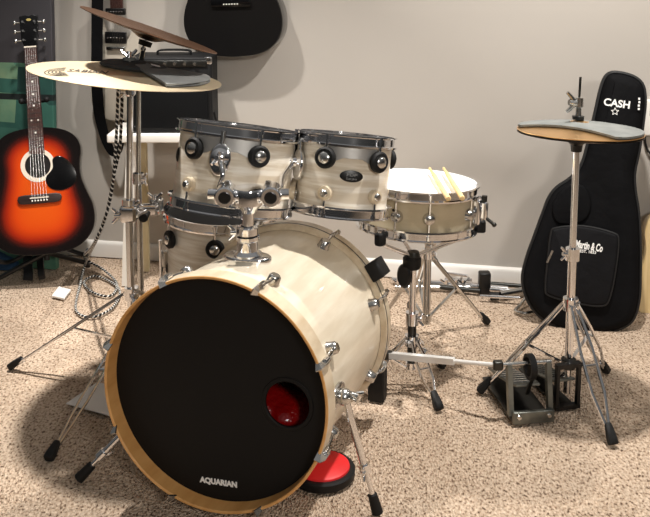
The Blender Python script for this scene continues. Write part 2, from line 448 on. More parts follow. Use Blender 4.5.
# --- tom 10
M10, D10 = place_tom((347, 138), (340.3, 208.5), 2.27, R_(8), .2)
Rt10 = .1165
t10 = thing('rack_tom', 'smaller cream rack tom on the right with an oval black badge', 'drum', M10)
drum(t10, Rt10, D10, pearl, meshhead, None)
lz10 = D10 / 2 - .047
L10 = [R_(a) for a in (-23, 38, 116, 188, 262)]
for a in L10:
    add_lug(t10, Rt10 + .006, a, lz10, D10 / 2 + .004, True); add_lug(t10, Rt10, a + R_(2), -D10 / 2 + .048, -D10 / 2 - .004, False)
suspension(t10, Rt10, D10, (L10[0], L10[1]), lz10)
MB10 = bracket(t10, Rt10, R_(-66), lz10 - .022)
M = lug_frame(Rt10, R_(7), .005)
m = MB(); n = 24
def bent_oval(R, phi, z, a, bz, d0, d1):
    m = MB(); cnt = 32; rg = []
    for d, k in ((d0, 1), (d1, 1), (d1 + .0008, .8)):
        r = []
        for i in range(cnt):
            t = 2 * PI * i / cnt; ph = phi + a * k * math.cos(t) / R
            r.append(V(((R + d) * math.sin(ph), -(R + d) * math.cos(ph), z + bz * k * math.sin(t))))
        rg.append(r)
    return m._loft(rg)
bd = part('badge', bent_oval(Rt10, R_(8), .004, .0285, .0145, 0, .0025), plastic, t10, label='oval black badge with silver lettering')
TM = lug_frame(Rt10 + .0038, R_(8), .007)
text('PDP', .0095, TM, steel, bd, 'badge_lettering', bold=.02, sx=1.6)
TM = lug_frame(Rt10 + .0038, R_(8), -.003); text('DRUMS', .0062, TM, steel, bd, 'badge_lettering', bold=.01, sx=1.3)

# --- bass drum
yaw, tilt = R_(17.9), R_(-3.35)
af = V((math.sin(yaw) * math.cos(tilt), math.cos(yaw) * math.cos(tilt), math.sin(tilt)))
CF = V((-.2428, 1.8205, .2872))
BM = frame(CF, (math.cos(yaw), -math.sin(yaw), 0), (0, 0, 1)); BM = frame(CF, BM.col[0].to_3d(), (-af).cross(V((math.cos(yaw), -math.sin(yaw), 0))))
LB, RH, RS = .54, .262, .246
bass = thing('bass_drum', 'large cream bass drum with black front head and maple inner hoop', 'drum', BM)
part('shell', MB().lathe([(RS, -.049), (RS, -LB + .03), (RS - .008, -LB + .03), (RS - .008, -.049)], 96, closed=True), pearlb, bass)
part('hoop', MB().lathe([(RH, -.0015), (RH, -.050), (RH - .008, -.052), (RS + .001, -.052), (RS + .001, -.0515)], 96), hoopcream, bass, label='cream front hoop')
part('hoop_face', MB().lathe([(RS + .001, -.0515), (RS + .004, -.0515), (RH - .0068, -.046), (RH - .0068, -.002), (RH - .0052, 0), (RH - .0015, 0), (RH, -.0015)], 96), maple, bass, label='natural maple inner face of the front hoop')
part('hoop', MB().lathe([(RH, -LB), (RH, -LB + .046), (RS + .001, -LB + .048), (RS + .001, -LB + .02), (RH - .0135, -LB)], 96, closed=True), hoopcream, bass, label='cream rear hoop')
part('hoop_inlay', MB().lathe([(RH + .0006, -LB + .031), (RH + .0006, -LB + .036), (RH - .001, -LB + .036), (RH - .001, -LB + .031)], 96, closed=True), plastic, bass)
# front head with port
hx, hy = onplane(287.5, 404, BM @ Matrix.Translation((0, 0, -.043)))
bm_ = MB(); bm = bm_.bm
def loop(r, cx, cy, z, n): return [bm.verts.new((cx + r * math.cos(2 * PI * i / n), cy + r * math.sin(2 * PI * i / n), z)) for i in range(n)]
for z in (-.042, -.043):
    o_ = loop(RH - .0072, 0, 0, z, 96); i_ = loop(.051, hx, hy, z, 48)
    es = [bm.edges.new((r[i], r[(i + 1) % len(r)])) for r in (o_, i_) for i in range(len(r))]
    bmesh.ops.triangle_fill(bm, use_beauty=True, edges=es, normal=(0, 0, 1))
fh = part('front_head', bm_, blackhead, bass)
part('port_ring', MB().lathe([(.0495, -.046), (.0495, -.0405), (.051, -.0392), (.058, -.0396), (.0595, -.0415), (.056, -.046)], 56, Matrix.Translation((hx, hy, 0)), closed=True), blackhead, fh)
tx, ty = onplane(218.5, 482.5, BM @ Matrix.Translation((0, 0, -.041))); t2 = onplane(237, 485.5, BM @ Matrix.Translation((0, 0, -.041))); t1 = onplane(200, 479.8, BM @ Matrix.Translation((0, 0, -.041)))
ta = math.atan2(t2[1] - t1[1], t2[0] - t1[0])
text('AQUARIAN', .0172, Matrix.Translation((tx, ty, -.0415)) @ Matrix.Rotation(ta, 4, 'Z'), whiteprint, fh, 'head_lettering', bold=.05)
part('rear_head', MB().lathe([(0, -LB + .022), (RH - .014, -LB + .022), (RH - .014, -LB + .021), (0, -LB + .021)], 72), whitehead, bass)
# lugs and claws
def bdir(t): return V((math.sin(t), math.cos(t), 0))
def px_angle(px, py, zl):
    x, y = onplane(px, py, BM @ Matrix.Translation((0, 0, zl))); return math.atan2(x, y)
base_ang = px_angle(326, 362, -.01) - R_(90 - 22.5)
angs = []
for q in ((258, 290), (326, 363), (323, 456), (261, 508), (174, 496), (112, 429), (107, 342), (166, 284)):
    angs.append(px_angle(*q, -.01))
def claw(ang, front=True, rodlen=.075):
    d = bdir(ang); s = 1 if front else -1; z0 = 0 if front else -LB
    M = frame(d * RH + V((0, 0, z0)), V((math.cos(ang), -math.sin(ang), 0)), V((0, 0, -s)) )   # y runs inward along the shell
    up = M.col[2].to_3d(); up = up if up.dot(d) > 0 else -up
    m = MB()
    tng = V((math.cos(ang), -math.sin(ang), 0)); ax = V((0, 0, -s))
    base = d * RH + V((0, 0, z0))
    prof = [base - d * .0075 - ax * .003, base + d * .003 - ax * .003, base + d * .005 + ax * .004, base + d * .006 + ax * .034, base + d * .002 + ax * .05]
    m.path(prof, 0, flat=lambda t: (.0095 - .002 * t, .002), up=tng.cross(ax) if False else None)
    c = part('claw_hook', m, steel, bass)
    a = base + d * .008 + ax * .03; e = d * (RS + .012) + V((0, 0, z0)) + ax * (.03 + rodlen)
    m = MB().tube(base + d * .006 + ax * .02, e, .0042, n=8); m.tube(base + d * .006 + ax * .018, base + d * .006 + ax * .04, .0065, .0055, 10)
    part('tension_rod', m, chrome, c)
    m = MB(); LM = zframe(d * RS + V((0, 0, z0)) + ax * (.03 + rodlen + .004), d, ax)
    m.lathe([(0, .022), (.010, .0215), (.0135, .018), (.015, .006), (.017, 0), (0, 0)], 22, LM); m.tube(LM @ V((-.016, 0, .012)), LM @ V((.006, 0, .012)), .0075, n=12)
    part('lug', m, steel, bass)
for a in angs: claw(a, True)
for k, a in enumerate(angs): claw(a + R_(2), False, .06)
# spurs
def spur(pxb, foot, flip):
    a = px_angle(*pxb[0], pxb[1]); d = bdir(a); tng = V((math.cos(a), -math.sin(a), 0))
    c = d * RS + V((0, 0, pxb[1]))
    LM = zframe(c, d, (0, 0, 1))
    m = MB(); m.prism(smooth_closed([V((.046 * math.cos(t), .027 * math.sin(t))) for t in [i * PI / 5 for i in range(10)]], 2), 0, .008, LM, .003)
    m.ball((0, 0, .018), .019, LM); w = LM @ V((-.012, 0, .03)); wingnut(m, w, d, (0, 0, 1), .017)
    sp_ = part('spur_bracket', m, steel, bass)
    f = BM.inverted() @ foot; a0 = LM @ V((0, 0, .02)); dd = (f - a0).normalized()
    m = MB(); k = a0 + dd * (f - a0).length * .62
    m.tube(a0 - dd * .015, k, .0082, n=14); m.tube(k, f - dd * .03, .006, n=12); m.tube(k - dd * .012, k + dd * .008, .0125, n=14)
    sd = dd.cross(d).normalized(); wingnut(m, k + sd * .01, sd, dd, .011)
    lg = part('spur_leg', m, chrome, bass)
    part('rubber_foot', MB().tube(f - dd * .045, f, .0105, .013, 14), rubber, lg)
spur(((358, 399), -.105), flo(377.5, 515) + V((0, 0, .006)), 1)
spur(((112, 428), -.104), flo(79, 481) + V((0, 0, .006)), -1)
# block clamped over the rear hoop
a = px_angle(372, 272, -LB + .02); d = bdir(a)
LM = zframe(d * (RH - .002) + V((0, 0, -LB + .022)), d, (0, 0, 1))
part('hoop_block', MB().prism([(-.034, -.022), (.03, -.026), (.034, .022), (-.03, .026)], 0, .036, LM, .006), rubber, bass, label='black rubber block on the rear hoop')
# tom mount on top of the shell
s_ = .205
MP = BM @ V((-.004, RS, -s_))
zx = V((math.cos(yaw), -math.sin(yaw), 0))
mt = part('tom_mount', MB().prism(smooth_closed([V((.058 * math.cos(t), .036 * math.sin(t))) for t in [i * PI / 6 for i in range(12)]], 2), -.008, .010, frame(MP, zx, (-zx.y, zx.x, 0)), .005), chrome, bass, True, 'chrome double tom mount')
def wtube(a, c, r, r1=None, n=18): return MB().tube(a, c, r, r1, n)
up = V((0, 0, 1))
top = at(252, 211, MP.y); top = V((MP.x + .004, MP.y, top.z))
m = MB(); m.lathe([(.034, .006), (.034, .014), (.026, .022), (.024, .044), (.028, .048), (.028, .056), (0, .056)], 36, Matrix.Translation(MP)); part('mount_collar', m, chrome, mt, True)
m = MB().lathe([(.0235, .058), (.0255, .06), (.0255, .076), (.0235, .078), (.015, .079)], 32, Matrix.Translation(MP))
wingnut(m, MP + V((-.026, -.01, .067)), (-1, -.2, 0), (0, 0, 1), .013); part('collar_ring', m, chrome, mt, True)
part('mount_post', wtube(MP + up * .05, top + up * .01, .0135, n=20), chrome, mt, True)
m = MB().lathe([(.0, -.004), (.015, -.004), (.021, .006), (.034, .018), (.037, .05), (.034, .056), (0, .057)], 32, Matrix.Translation(top)); part('mount_head', m, chrome, mt, True)
hc = top + up * .038
for k, (kx, tomM, tr, br) in enumerate(((-1, M12, t12, MB12), (1, M10, t10, MB10))):
    cl = hc + V((kx * .052, -.006, .002))
    m = MB().tube(hc + V((kx * .02, 0, 0)), cl, .012, n=14); m.tube(cl + V((0, -.024, 0)), cl + V((0, .03, 0)), .0245, n=26); m.tube(cl + V((0, -.028, 0)), cl + V((0, -.024, 0)), .021, .0245, n=26)
    m.tube(cl, cl + V((kx * .040, .004, .001)), .013, n=14)
    c_ = part('arm_clamp', m, chrome, mt, True)
    part('clamp_bore', MB().lathe([(0, .002), (.013, .002), (.0145, 0), (0, 0)], 24, zframe(cl + V((0, -.0285, 0)), (0, -1, 0))), plastic, c_, True)
    e = tomM @ (br @ V((0, 0, .02)))
    e0 = cl + V((kx * .038, .0, 0))
    m = MB().path(smooth_open([cl + V((0, .02, 0)), cl + V((kx * .02, .045, .004)), (cl + e) / 2 + V((0, .01, .0)), e], 5), .0062, 10)
    part('l_arm', m, chrome, c_, True)
    m = MB().lathe([(0, .012), (.007, .012), (.008, 0), (0, 0)], 6, Matrix.Translation(cl + V((kx * -.006, -.006, .022)))); part('clamp_bolt', m, steel, c_, True)
# red cushion inside, seen through the port
cm = MB(); n_ = 26; rings = []
for j in range(13):
    t = j / 12; ph = PI * (.03 + .94 * t); rr = []
    for i in range(n_):
        a = 2 * PI * i / n_; k = 1 + .10 * math.sin(3 * a + 2 * t) + .05 * math.sin(7 * a + 5 * t)
        rr.append(BM @ V((hx - .055 + .082 * k * math.sin(ph) * math.cos(a), hy - .068 + .062 * k * math.sin(ph) * math.sin(a), -.15 + .085 * math.cos(ph) * (1 + .05 * math.sin(4 * a)))))
    rings.append(rr)
cm._loft(rings)
solo('damping_cushion', cm, redsatin, 'red satin cushion inside the bass drum seen through the round port', 'cushion', ang=180, origin=BM @ V((hx - .05, hy - .13, -.15)))

# --- floor tom
Yf = 2.63
pt = at(223, 207, Yf); FT = Matrix.Translation((pt.x, Yf, pt.z - .15))
ft = thing('floor_tom', 'cream floor tom behind the bass drum, under the larger rack tom', 'drum', FT @ Matrix.Rotation(R_(2), 4, 'Y'))
drum(ft, .168, .27, pearl, meshhead, None)
for k in range(6):
    a = R_(-64 + 62 * k)
    add_lug(ft, .168 + .004, a + R_(10 if k == 0 else 0), .27 / 2 - .056, .27 / 2 + .004, True); add_lug(ft, .168, a + R_(2), -.27 / 2 + .05, -.27 / 2 - .004, False)
M = lug_frame(.168, R_(-76), -.03); part('air_vent', MB().lathe([(0, .004), (.012, .004), (.018, .001), (.018, 0), (0, 0)], 22, M), rubber, ft)
for ph in (-78, 42, 162):
    a = R_(ph); q = FT @ V((.187 * math.sin(a), -.187 * math.cos(a), 0)); zt = q.z + .06
    lp = V((math.sin(a), -math.cos(a), 0))
    m = MB().path(smooth_open([V((q.x, q.y, zt)), V((q.x, q.y, q.z - .13)), V((q.x, q.y, q.z - .17)) + lp * .006, V((q.x, q.y, .10)) + lp * .03, V((q.x, q.y, .012)) + lp * .03], 5), .0058, 10)
    lg = part('leg', m, chrome, ft, True)
    m = MB().box((0, 0, .004), (.026, .05, .022), lug_frame(.168, a, -.005), .004); wm_ = FT @ lug_frame(.168, a, -.005)
    part('leg_bracket', m, steel, ft)
    part('rubber_foot', MB().tube(V((q.x, q.y, .028)) + lp * .03, V((q.x, q.y, .0)) + lp * .03, .009, .011, 12), rubber, lg, True)

# --- snare drum
Ys = 2.53
ptp = at(418, 184, Ys); SR, SD = .162, .113
SM = Matrix.Translation((ptp.x, Ys, ptp.z - SD / 2)) @ Matrix.Rotation(R_(2.5), 4, 'Y') @ Matrix.Rotation(R_(-2), 4, 'X')
sn = thing('snare_drum', 'champagne snare drum with white head and chrome hoops on its stand', 'drum', SM)
drum(sn, SR, SD, snarewrap, whitehead, None)
for k in range(8):
    a = R_(5 + 48 * k) if k < 7 else R_(-26); g = None
    M = lug_frame(SR, a, -.004)
    m = MB().lathe([(0, .016), (.008, .0155), (.014, .012), (.017, .004), (.018, 0), (0, 0)], 24, M); g = part('lug', m, steel, sn)
    for u in (1, -1):
        q = V(((SR + .0095) * math.sin(a), -(SR + .0095) * math.cos(a), 0))
        m = MB().tube(q + up * (.008 * u - .004), q + up * (SD / 2 + .002) * u, .0026, n=8); m.tube(q + up * (SD / 2 - .004) * u, q + up * (SD / 2 + .006) * u, .0046, n=8)
        part('tension_rod', m, chrome, g)
a = R_(66); M = lug_frame(SR, a, .0)
m = MB().box((0, 0, .012), (.03, .07, .022), M, .004); m.box((0, .006, .032), (.018, .05, .018), M, .004)
so = part('snare_strainer', m, chrome, sn)
m = MB().tube(M @ V((0, -.012, .034)), M @ V((0, -.03, .062)), .005, n=10); m.ball((0, -.03, .062), .007, M); part('lever', m, darkmetal, so)
m = MB().tube(M @ V((.0, .03, .03)), M @ V((0, .048, .03)), .008, n=12); part('strainer_knob', m, darkmetal, so)
a = R_(92); M = lug_frame(SR, a, .0); m = MB().box((0, 0, .01), (.026, .06, .02), M, .004); part('butt_plate', m, chrome, sn)
part('air_vent', MB().lathe([(0, .002), (.0035, .002), (.0035, 0), (0, 0)], 12, lug_frame(SR, R_(-30), .012)), rubber, sn)

# --- drum sticks lying across the snare
def stick(tipx, buttx, label):
    z = ptp.z + .020
    a, c = flo(*tipx, z), flo(*buttx, z + .006)
    d = (c - a); L = d.length; d.normalize()
    M = zframe(a, d)
    m = MB().lathe([(0, 0), (.0028, .001), (.0040, .006), (.0042, .012), (.0030, .018), (.0052, .07), (.0070, .11), (.0072, L - .004), (.006, L - .001), (0, L)], 16, M)
    solo('drum_stick', m, stickwood, label, 'drumstick', 'drumsticks on the snare', origin=a)
stick((429.5, 168), (448.5, 199), 'pale wooden drumstick on the white snare head, the left one of the pair')
stick((443.5, 168), (462.5, 198.5), 'pale wooden drumstick on the white snare head, the right one nearer the rim')

# ------------------------------------------------------------------ stands
def two_bar_leg(root, hub, foot, zl, spread=.011, r=.0042, brace=True, mat_=None, fs=1.0, mid=.0):
    mat_ = mat_ or chrome
    hub, foot = V(hub), V(foot); d = (foot - hub).normalized(); h_ = V((d.x, d.y, 0)).normalized(); sd = up.cross(h_)
    o = hub + h_ * .018; e = foot - d * .04
    m = MB()
    for k in (-1, 1):
        m.path([o + sd * k * .008, o + (e - o) * .35 + sd * k * spread, o + (e - o) * .72 + sd * k * spread, e + sd * k * .003], r, 8)
    m.tube(o - h_ * .004 - sd * .014, o - h_ * .004 + sd * .014, .006, n=10)
    mid_ = o + (e - o) * .5; m.tube(mid_ - sd * spread, mid_ + sd * spread, r * .8, n=8)
    m.tube(e - d * .012, foot - d * .02, .006, n=10)
    lg = part('leg', m, mat_, root, True)
    if brace:
        m = MB().bar(V((hub.x, hub.y, zl)) + h_ * .014, mid_, .010, .004); part('brace', m, mat_, lg, True)
    FM = zframe(foot + up * .002, -d)
    FZ = zframe(foot + up * .004, (-d + up * .1), sd); rg = []
    for z, w in ((-.004, .010), (-.001, .0125), (.012, .0125), (.046, .0082), (.049, .006)):
        rg.append([FZ @ V((w * a, w * .85 * c, z)) for a, c in ((-1, -.6), (-.6, -1), (.6, -1), (1, -.6), (1, .6), (.6, 1), (-.6, 1), (-1, .6))])
    m = MB()._loft(rg)
    part('rubber_foot', m, rubber, lg, True)
    return lg
def collar(root, p, r=.02, h=.03, wing=None, mat_=None, name='collar'):
    m = MB().lathe([(.008, -h / 2), (r, -h / 2), (r, h / 2), (.008, h / 2)], 20, Matrix.Translation(V(p)))
    if wing: wingnut(m, V(p) + V(wing).normalized() * r * .9, wing, (0, 0, 1), .013)
    return part(name, m, mat_ or chrome, root, True)

# ride cymbal stand
RX, RY = -.545, 2.45
rz = at(131, 76, RY).z
rs = thing('cymbal_stand', 'chrome stand under the large pale ride cymbal with the grey pad', 'cymbal stand', (RX, RY, 0))
poletop = V((at(130, 82, RY).x, RY, rz - .02)); polebot = V((RX - .004, RY, .10))
part('lower_tube', MB().tube(polebot, V((RX, RY, .52)), .0108, n=18), chrome, rs, True)
part('upper_tube', MB().tube(V((RX, RY, .50)), poletop - up * .01, .0088, n=18), chrome, rs, True)
collar(rs, (RX, RY, .53), .018, .035, (1, -.4, 0)); hubz = .275
collar(rs, (RX, RY, hubz), .02, .034, (.6, -1, 0), name='leg_collar'); collar(rs, (RX, RY, .13), .018, .02, name='leg_collar')
for f in (flo(11, 369), V((-.36, 2.16, 0)), V((-.17, 2.72, 0))): two_bar_leg(rs, (RX, RY, hubz), f + up * .004, .13)
m = MB().lathe([(.0098, -.035), (.015, -.03), (.015, -.006), (.009, 0)], 20, Matrix.Translation(poletop)); wingnut(m, poletop + V((-.012, -.008, -.02)), (-1, -.4, 0), (0, 0, 1), .013)
part('tilter', m, chrome, rs, True)
# ride cymbal
def cymbal_mb(R, bell_r, bell_h, bow, M, t=.0016):
    pr = [(.006, bell_h + bow), (bell_r * .5, bell_h * .86 + bow), (bell_r * .85, bell_h * .38 + bow), (bell_r, bell_h * .12 + bow), (bell_r * 1.12, bow)]
    for i in range(1, 9):
        k = i / 8; r = bell_r * 1.12 + (R - bell_r * 1.12) * k; pr.append((r, bow * (1 - k ** 1.5)))
    full = pr + [(R - .0004, -t)] + [(r, z - t) for r, z in reversed(pr[:-1])]
    return MB().lathe(full, 96, M, closed=True)
RCR = .2615
rc = at(123, 79, RY + .0); rc.x = poletop.x + .0
def level_frame(pl, pr_, Yc, extra):
    """frame of a disc whose left/right tips are seen at pl, pr_; extra = tilt toward the camera"""
    a, c = at(*pl, Yc), at(*pr_, Yc); x = (c - a).normalized(); o = (a + c) / 2
    y = V((0, math.cos(extra), math.sin(extra)))
    return frame(o, x, y), (c - a).length / 2
RM, rr_ = level_frame((30.5, 64.5), (221, 86), RY, R_(-1.2))
ride = thing('ride_cymbal', 'large pale bronze ride cymbal, level, with dark print at left and a grey pad', 'cymbal', RM)
rb = part('cymbal_plate', cymbal_mb(rr_, .06, .016, .020, None), ridebrass, ride)
def rz_at(r):
    k = max(0, (r - .0672) / (rr_ - .0672)); return .020 * (1 - k ** 1.5)
lx = -.075
lm = Matrix.Translation((-.115, -.055, rz_at(.13) + .0012)) @ Matrix.Rotation(R_(-14), 4, 'Y') @ Matrix.Rotation(R_(-2), 4, 'Z')
nx, ny = onplane(88, 74.5, RM @ Matrix.Translation((0, 0, .008)))
def on_ride(px, py):
    z = .008
    for _ in range(4):
        x, y = onplane(px, py, RM @ Matrix.Translation((0, 0, z))); z = rz_at(math.hypot(x, y))
    return x, y, z
def ride_text(s, px, py, size, rot, sx):
    x, y, z = on_ride(px, py); r = math.hypot(x, y)
    n = V((x / r, y / r, 1 / .17 * 1.0)).normalized()
    n = V((x / r * .15, y / r * .15, 1)).normalized()
    fr = zframe(V((x, y, z)) + n * .0014, n) @ Matrix.Rotation(rot, 4, 'Z')
    text(s, size, fr, ink, rb, 'cymbal_print', depth=.0003, bold=.0, sx=sx)
ride_text('SABIAN', 88, 71.5, .040, R_(-3), .78)
x, y, z = on_ride(64, 72); n = V((x / math.hypot(x, y) * .15, y / math.hypot(x, y) * .15, 1)).normalized()
LMr = zframe(V((x, y, z)) + n * .001, n)
m = MB()
for k in range(5): m.lathe([(.010 + k * .009, 0), (.013 + k * .009, 0), (.013 + k * .009, .0005), (.010 + k * .009, .0005)], 30, LMr, R_(100), R_(300), closed=True)
part('cymbal_print', m, ink, rb)
# mute pad: a ring round the bell and a wing reaching to the right rim
zb = .020 + .016
pad = MB().lathe([(.014, zb + .002), (.03, zb + .0015), (.085, zb - .003), (.092, zb - .010), (.085, zb - .016), (.07, zb - .016), (.06, zb - .012), (.014, zb - .003)], 48, RM @ Matrix.Translation((.015, .02, 0)), closed=True)
mp = thing('cymbal_mute_pad', 'grey foam mute pad lying over the bell of the pale ride cymbal', 'mute pad', RM @ Matrix.Translation((0, 0, zb)))
part('bell_ring', pad, paddark, mp, True)
w = []
for a in range(-52, 27, 6): w.append((.225 * math.cos(R_(a)), .225 * math.sin(R_(a))))
w += [(.07, .06), (.05, .045), (.045, -.0)]
wm = MB(); n = len(w); rgs = []
def lay_wing(dz): return [RM @ V((x, y, rz_at(math.hypot(x, y)) + dz + .018 * max(0, 1 - math.hypot(x, y) / .12))) for x, y in w]
wc = [lay_wing(.003), lay_wing(.011)]
bmw = wm.bm
# subdivide radially so the wing follows the bow
def wing_mesh():
    inner = [(.05 * math.cos(R_(a)), .05 * math.sin(R_(a))) for a in range(-52, 27, 6)]
    outer = [(.228 * math.cos(R_(a)), .228 * math.sin(R_(a))) for a in range(-52, 27, 6)]
    K = 8; tops, bots = [], []
    for k in range(K + 1):
        t = k / K; rt, rb_ = [], []
        for (ix, iy), (ox, oy) in zip(inner, outer):
            x, y = ix + (ox - ix) * t, iy + (oy - iy) * t; r = math.hypot(x, y); z = rz_at(r) + .014 * max(0, 1 - r / .11)
            rt.append(RM @ V((x, y, z + .010))); rb_.append(RM @ V((x, y, z + .003)))
        tops.append(rt); bots.append(rb_)
    rings = [t + list(reversed(b_)) for t, b_ in zip(tops, bots)]
    return MB()._loft(rings)
part('wing', wing_mesh(), padgrey, mp, True)
xs = [RM @ V((x, y, rz_at(math.hypot(x, y)) + .0115 + .014 * max(0, 1 - math.hypot(x, y) / .11))) for x, y in ((.062, .012), (.088, .02), (.095, -.002), (.068, -.01))]
part('care_label', MB()._loft([xs, [q + up * .0006 for q in xs]]), paper, mp, True)
# threaded rod, felt and wing nut above the ride
rt = RM @ V((.008, .01, 0)); m = MB().tube(poletop - up * .01, V((rt.x, rt.y, rt.z + .066)), .0036, n=10); part('threaded_rod', m, steel, rs, True)
m = MB().lathe([(.004, zb + .004), (.016, zb + .005), (.017, zb + .012), (.004, zb + .013)], 20, Matrix.Translation(V((rt.x, rt.y, rt.z)))); part('felt_washer', m, padhat, rs, True)
m = MB(); wingnut(m, V((rt.x, rt.y, rt.z + zb + .013)), (0, 0, 1), (1, .2, 0), .016); part('wing_nut', m, chrome, rs, True)

# crash cymbal stand behind
CX, CYY = at(139, 200, 2.62).x, 2.62
cs = thing('cymbal_stand', 'thinner chrome stand under the tilted brown crash cymbal, just behind the ride stand', 'cymbal stand', (CX, CYY, 0))
cz = at(147, 50, CYY).z
part('lower_tube', MB().tube((CX - .004, CYY, .09), (CX, CYY, .56), .0092, n=16), steel, cs, True)
part('upper_tube', MB().tube((CX, CYY, .54), (at(139, 86, CYY).x, CYY, at(139, 72, CYY).z), .0068, n=16), steel, cs, True)
collar(cs, (CX, CYY, .565), .0165, .032, (1, -.5, 0))
hub2 = at(140, 303, CYY).z; collar(cs, (CX, CYY, hub2), .019, .03, name='leg_collar'); collar(cs, (CX, CYY, .11), .017, .02, name='leg_collar')
for f in (flo(49, 461), V((CX + .32, CYY + .20, 0)), V((CX + .02, CYY + .36, 0))): two_bar_leg(cs, (CX, CYY, hub2), f + up * .004, .11)
a0 = V((at(139, 86, CYY).x, CYY, at(139, 76, CYY).z))
CM, cr_ = level_frame((82, 6), (217, 53.5), CYY - .12, R_(-5.2))
CM = CM.copy()
cn = CM.col[2].to_3d(); cc = CM.col[3].to_3d()
m = MB().tube(a0, cc - cn * .055, .007, n=12); m.ball(a0, .016); wingnut(m, a0 + V((.012, -.01, 0)), (1, -.6, 0), (0, 0, 1), .013); part('boom_arm', m, chrome, cs, True)
m = MB().tube(cc - cn * .06, cc - cn * .012, .0036, n=10); part('threaded_rod', m, steel, cs, True)
crash = thing('crash_cymbal', 'brown crash cymbal tilted steeply down to the right at the top left', 'cymbal', CM)
part('cymbal_plate', cymbal_mb(cr_, .05, -.016, -.012, None), crashbrass, crash)
m = MB().lathe([(.004, -.046), (.018, -.046), (.019, -.033), (.004, -.031)], 20, CM); part('felt_washer', m, rubber, cs, True)
# clamp from the ride pole to the floor tom
q = V((RX, RY, at(131, 213, RY).z))
mc = thing('multi_clamp', 'chrome multi clamp bridging from the ride stand pole to the cream floor tom', 'clamp', q)
m = MB().box(q, (.046, .05, .046), None, .008); part('clamp_body', m, chrome, mc, True)
m = MB(); wingnut(m, q + V((-.024, -.01, -.004)), (-1, -.2, 0), (0, 0, 1), .016); part('wing_bolt', m, chrome, mc, True)
q2 = at(163, 206, 2.58)
m = MB().tube(q + V((.02, 0, -.004)), q2 + V((-.02, 0, -.01)), .011, n=14); m.box((q + q2) / 2 + V((.004, -.002, 0)), (.06, .034, .03), None, .006); part('clamp_arm', m, chrome, mc, True)
m = MB().box(q2 + V((-.016, -.01, .002)), (.034, .04, .05), None, .006); part('clamp_jaw', m, steel, mc, True)
m = MB(); wingnut(m, q2 + V((-.016, -.03, .03)), (0, -.3, 1), (1, 0, 0), .015); part('wing_bolt', m, chrome, mc, True)
m = MB().tube((q + q2) / 2 + V((-.002, -.018, -.012)), (q + q2) / 2 + V((-.002, -.04, -.014)), .013, n=14); part('clamp_knob', m, rubber, mc, True)

# snare stand (front post) : basket, post, tripod
SX, SY = at(412, 330, 2.45).x, 2.45
ss = thing('snare_stand', 'chrome and black snare stand with three basket arms under the champagne snare', 'snare stand', (SX, SY, 0))
sb = SM.col[3].to_3d().z - SD / 2 - .016
zj = at(412, 318, SY).z
part('post', MB().tube((SX, SY, .05), (SX, SY, zj), .0125, n=18), darkmetal, ss, True)
part('upper_tube', MB().tube((SX, SY, zj - .01), (SX, SY, sb - .075), .010, n=18), chrome, ss, True)
collar(ss, (SX, SY, zj), .019, .036, (1, -.5, 0))
part('memory_lock', MB().lathe([(.006, -.018), (.022, -.018), (.026, -.010), (.026, .012), (.020, .018), (.006, .018)], 22, Matrix.Translation(at(412, 262, SY))), rubber, ss, True)
dq = at(404, 276, SY - .015)
m = MB().lathe([(0, .008), (.024, .007), (.030, 0), (.024, -.007), (0, -.008)], 26, zframe(dq, (-.5, -.8, .1)) @ Matrix.Diagonal((.75, 1.15, 1, 1))); part('tilt_knob', m, plastic, ss, True)
hubp = V((SX, SY, sb - .06))
m = MB().lathe([(0, -.03), (.017, -.03), (.02, .0), (.016, .016), (0, .02)], 22, Matrix.Translation(hubp)); part('basket_hub', m, darkmetal, ss, True)
sc_ = SM.col[3].to_3d()
for ang in (-40, 84, 205):
    a = R_(ang); e = V((sc_.x + (SR + .012) * math.sin(a), sc_.y - (SR + .012) * math.cos(a), sb + .004))
    bx, by = e.x - sc_.x, e.y - sc_.y
    m = MB().path(smooth_open([hubp, hubp + V(((e.x - hubp.x) * .4, (e.y - hubp.y) * .4, .022)), V((sc_.x + bx * .92, sc_.y + by * .92, sb - .012)), e + V((bx * .03, by * .03, 0)), e + V((bx * .04, by * .04, .03))], 5), .0062, 10)
    ar = part('basket_arm', m, chrome, ss, True)
    m = MB().box((0, 0, 0), (.03, .026, .036), zframe(e + V((bx * .03, by * .03, .006)), up, (bx, by, 0)), .006); part('rubber_grip', m, rubber, ar, True)
for f in (flo(439, 411), flo(442, 368), V((SX - .14, SY - .0, 0))): two_bar_leg(ss, (SX, SY, .135), f + up * .004, .05, .016, .0045)
collar(ss, (SX, SY, .135), .02, .03, name='leg_collar'); collar(ss, (SX, SY, .06), .017, .02, name='leg_collar')

# second tripod behind it
TX, TY = at(427, 280, 2.72).x, 2.72
ts = thing('cymbal_stand', 'bare chrome tripod stand directly behind the snare stand', 'stand', (TX, TY, 0))
tt = at(427, 238, TY).z
part('post', MB().tube((TX, TY, .07), (TX, TY, .30), .0125, n=18), steel, ts, True); part('upper_tube', MB().tube((TX, TY, .29), (TX, TY, tt + .0), .0095, n=18), steel, ts, True)
collar(ts, (TX, TY, .30), .018, .03, (1, -.5, 0))
for f in (flo(487, 324), flo(380, 322), V((TX - .02, TY + .30, 0))): two_bar_leg(ts, (TX, TY, .285), f + up * .004, .09, .006, .0045, True, steel)
collar(ts, (TX, TY, .09), .017, .022, name='leg_collar', mat_=steel)
m = MB().tube((TX, TY, tt - .02), (TX + .03, TY - .02, tt + .02), .010, n=12); wingnut(m, (TX + .012, TY - .015, tt - .012), (.6, -1, 0), (0, 0, 1), .014); part('tilter', m, steel, ts, True)

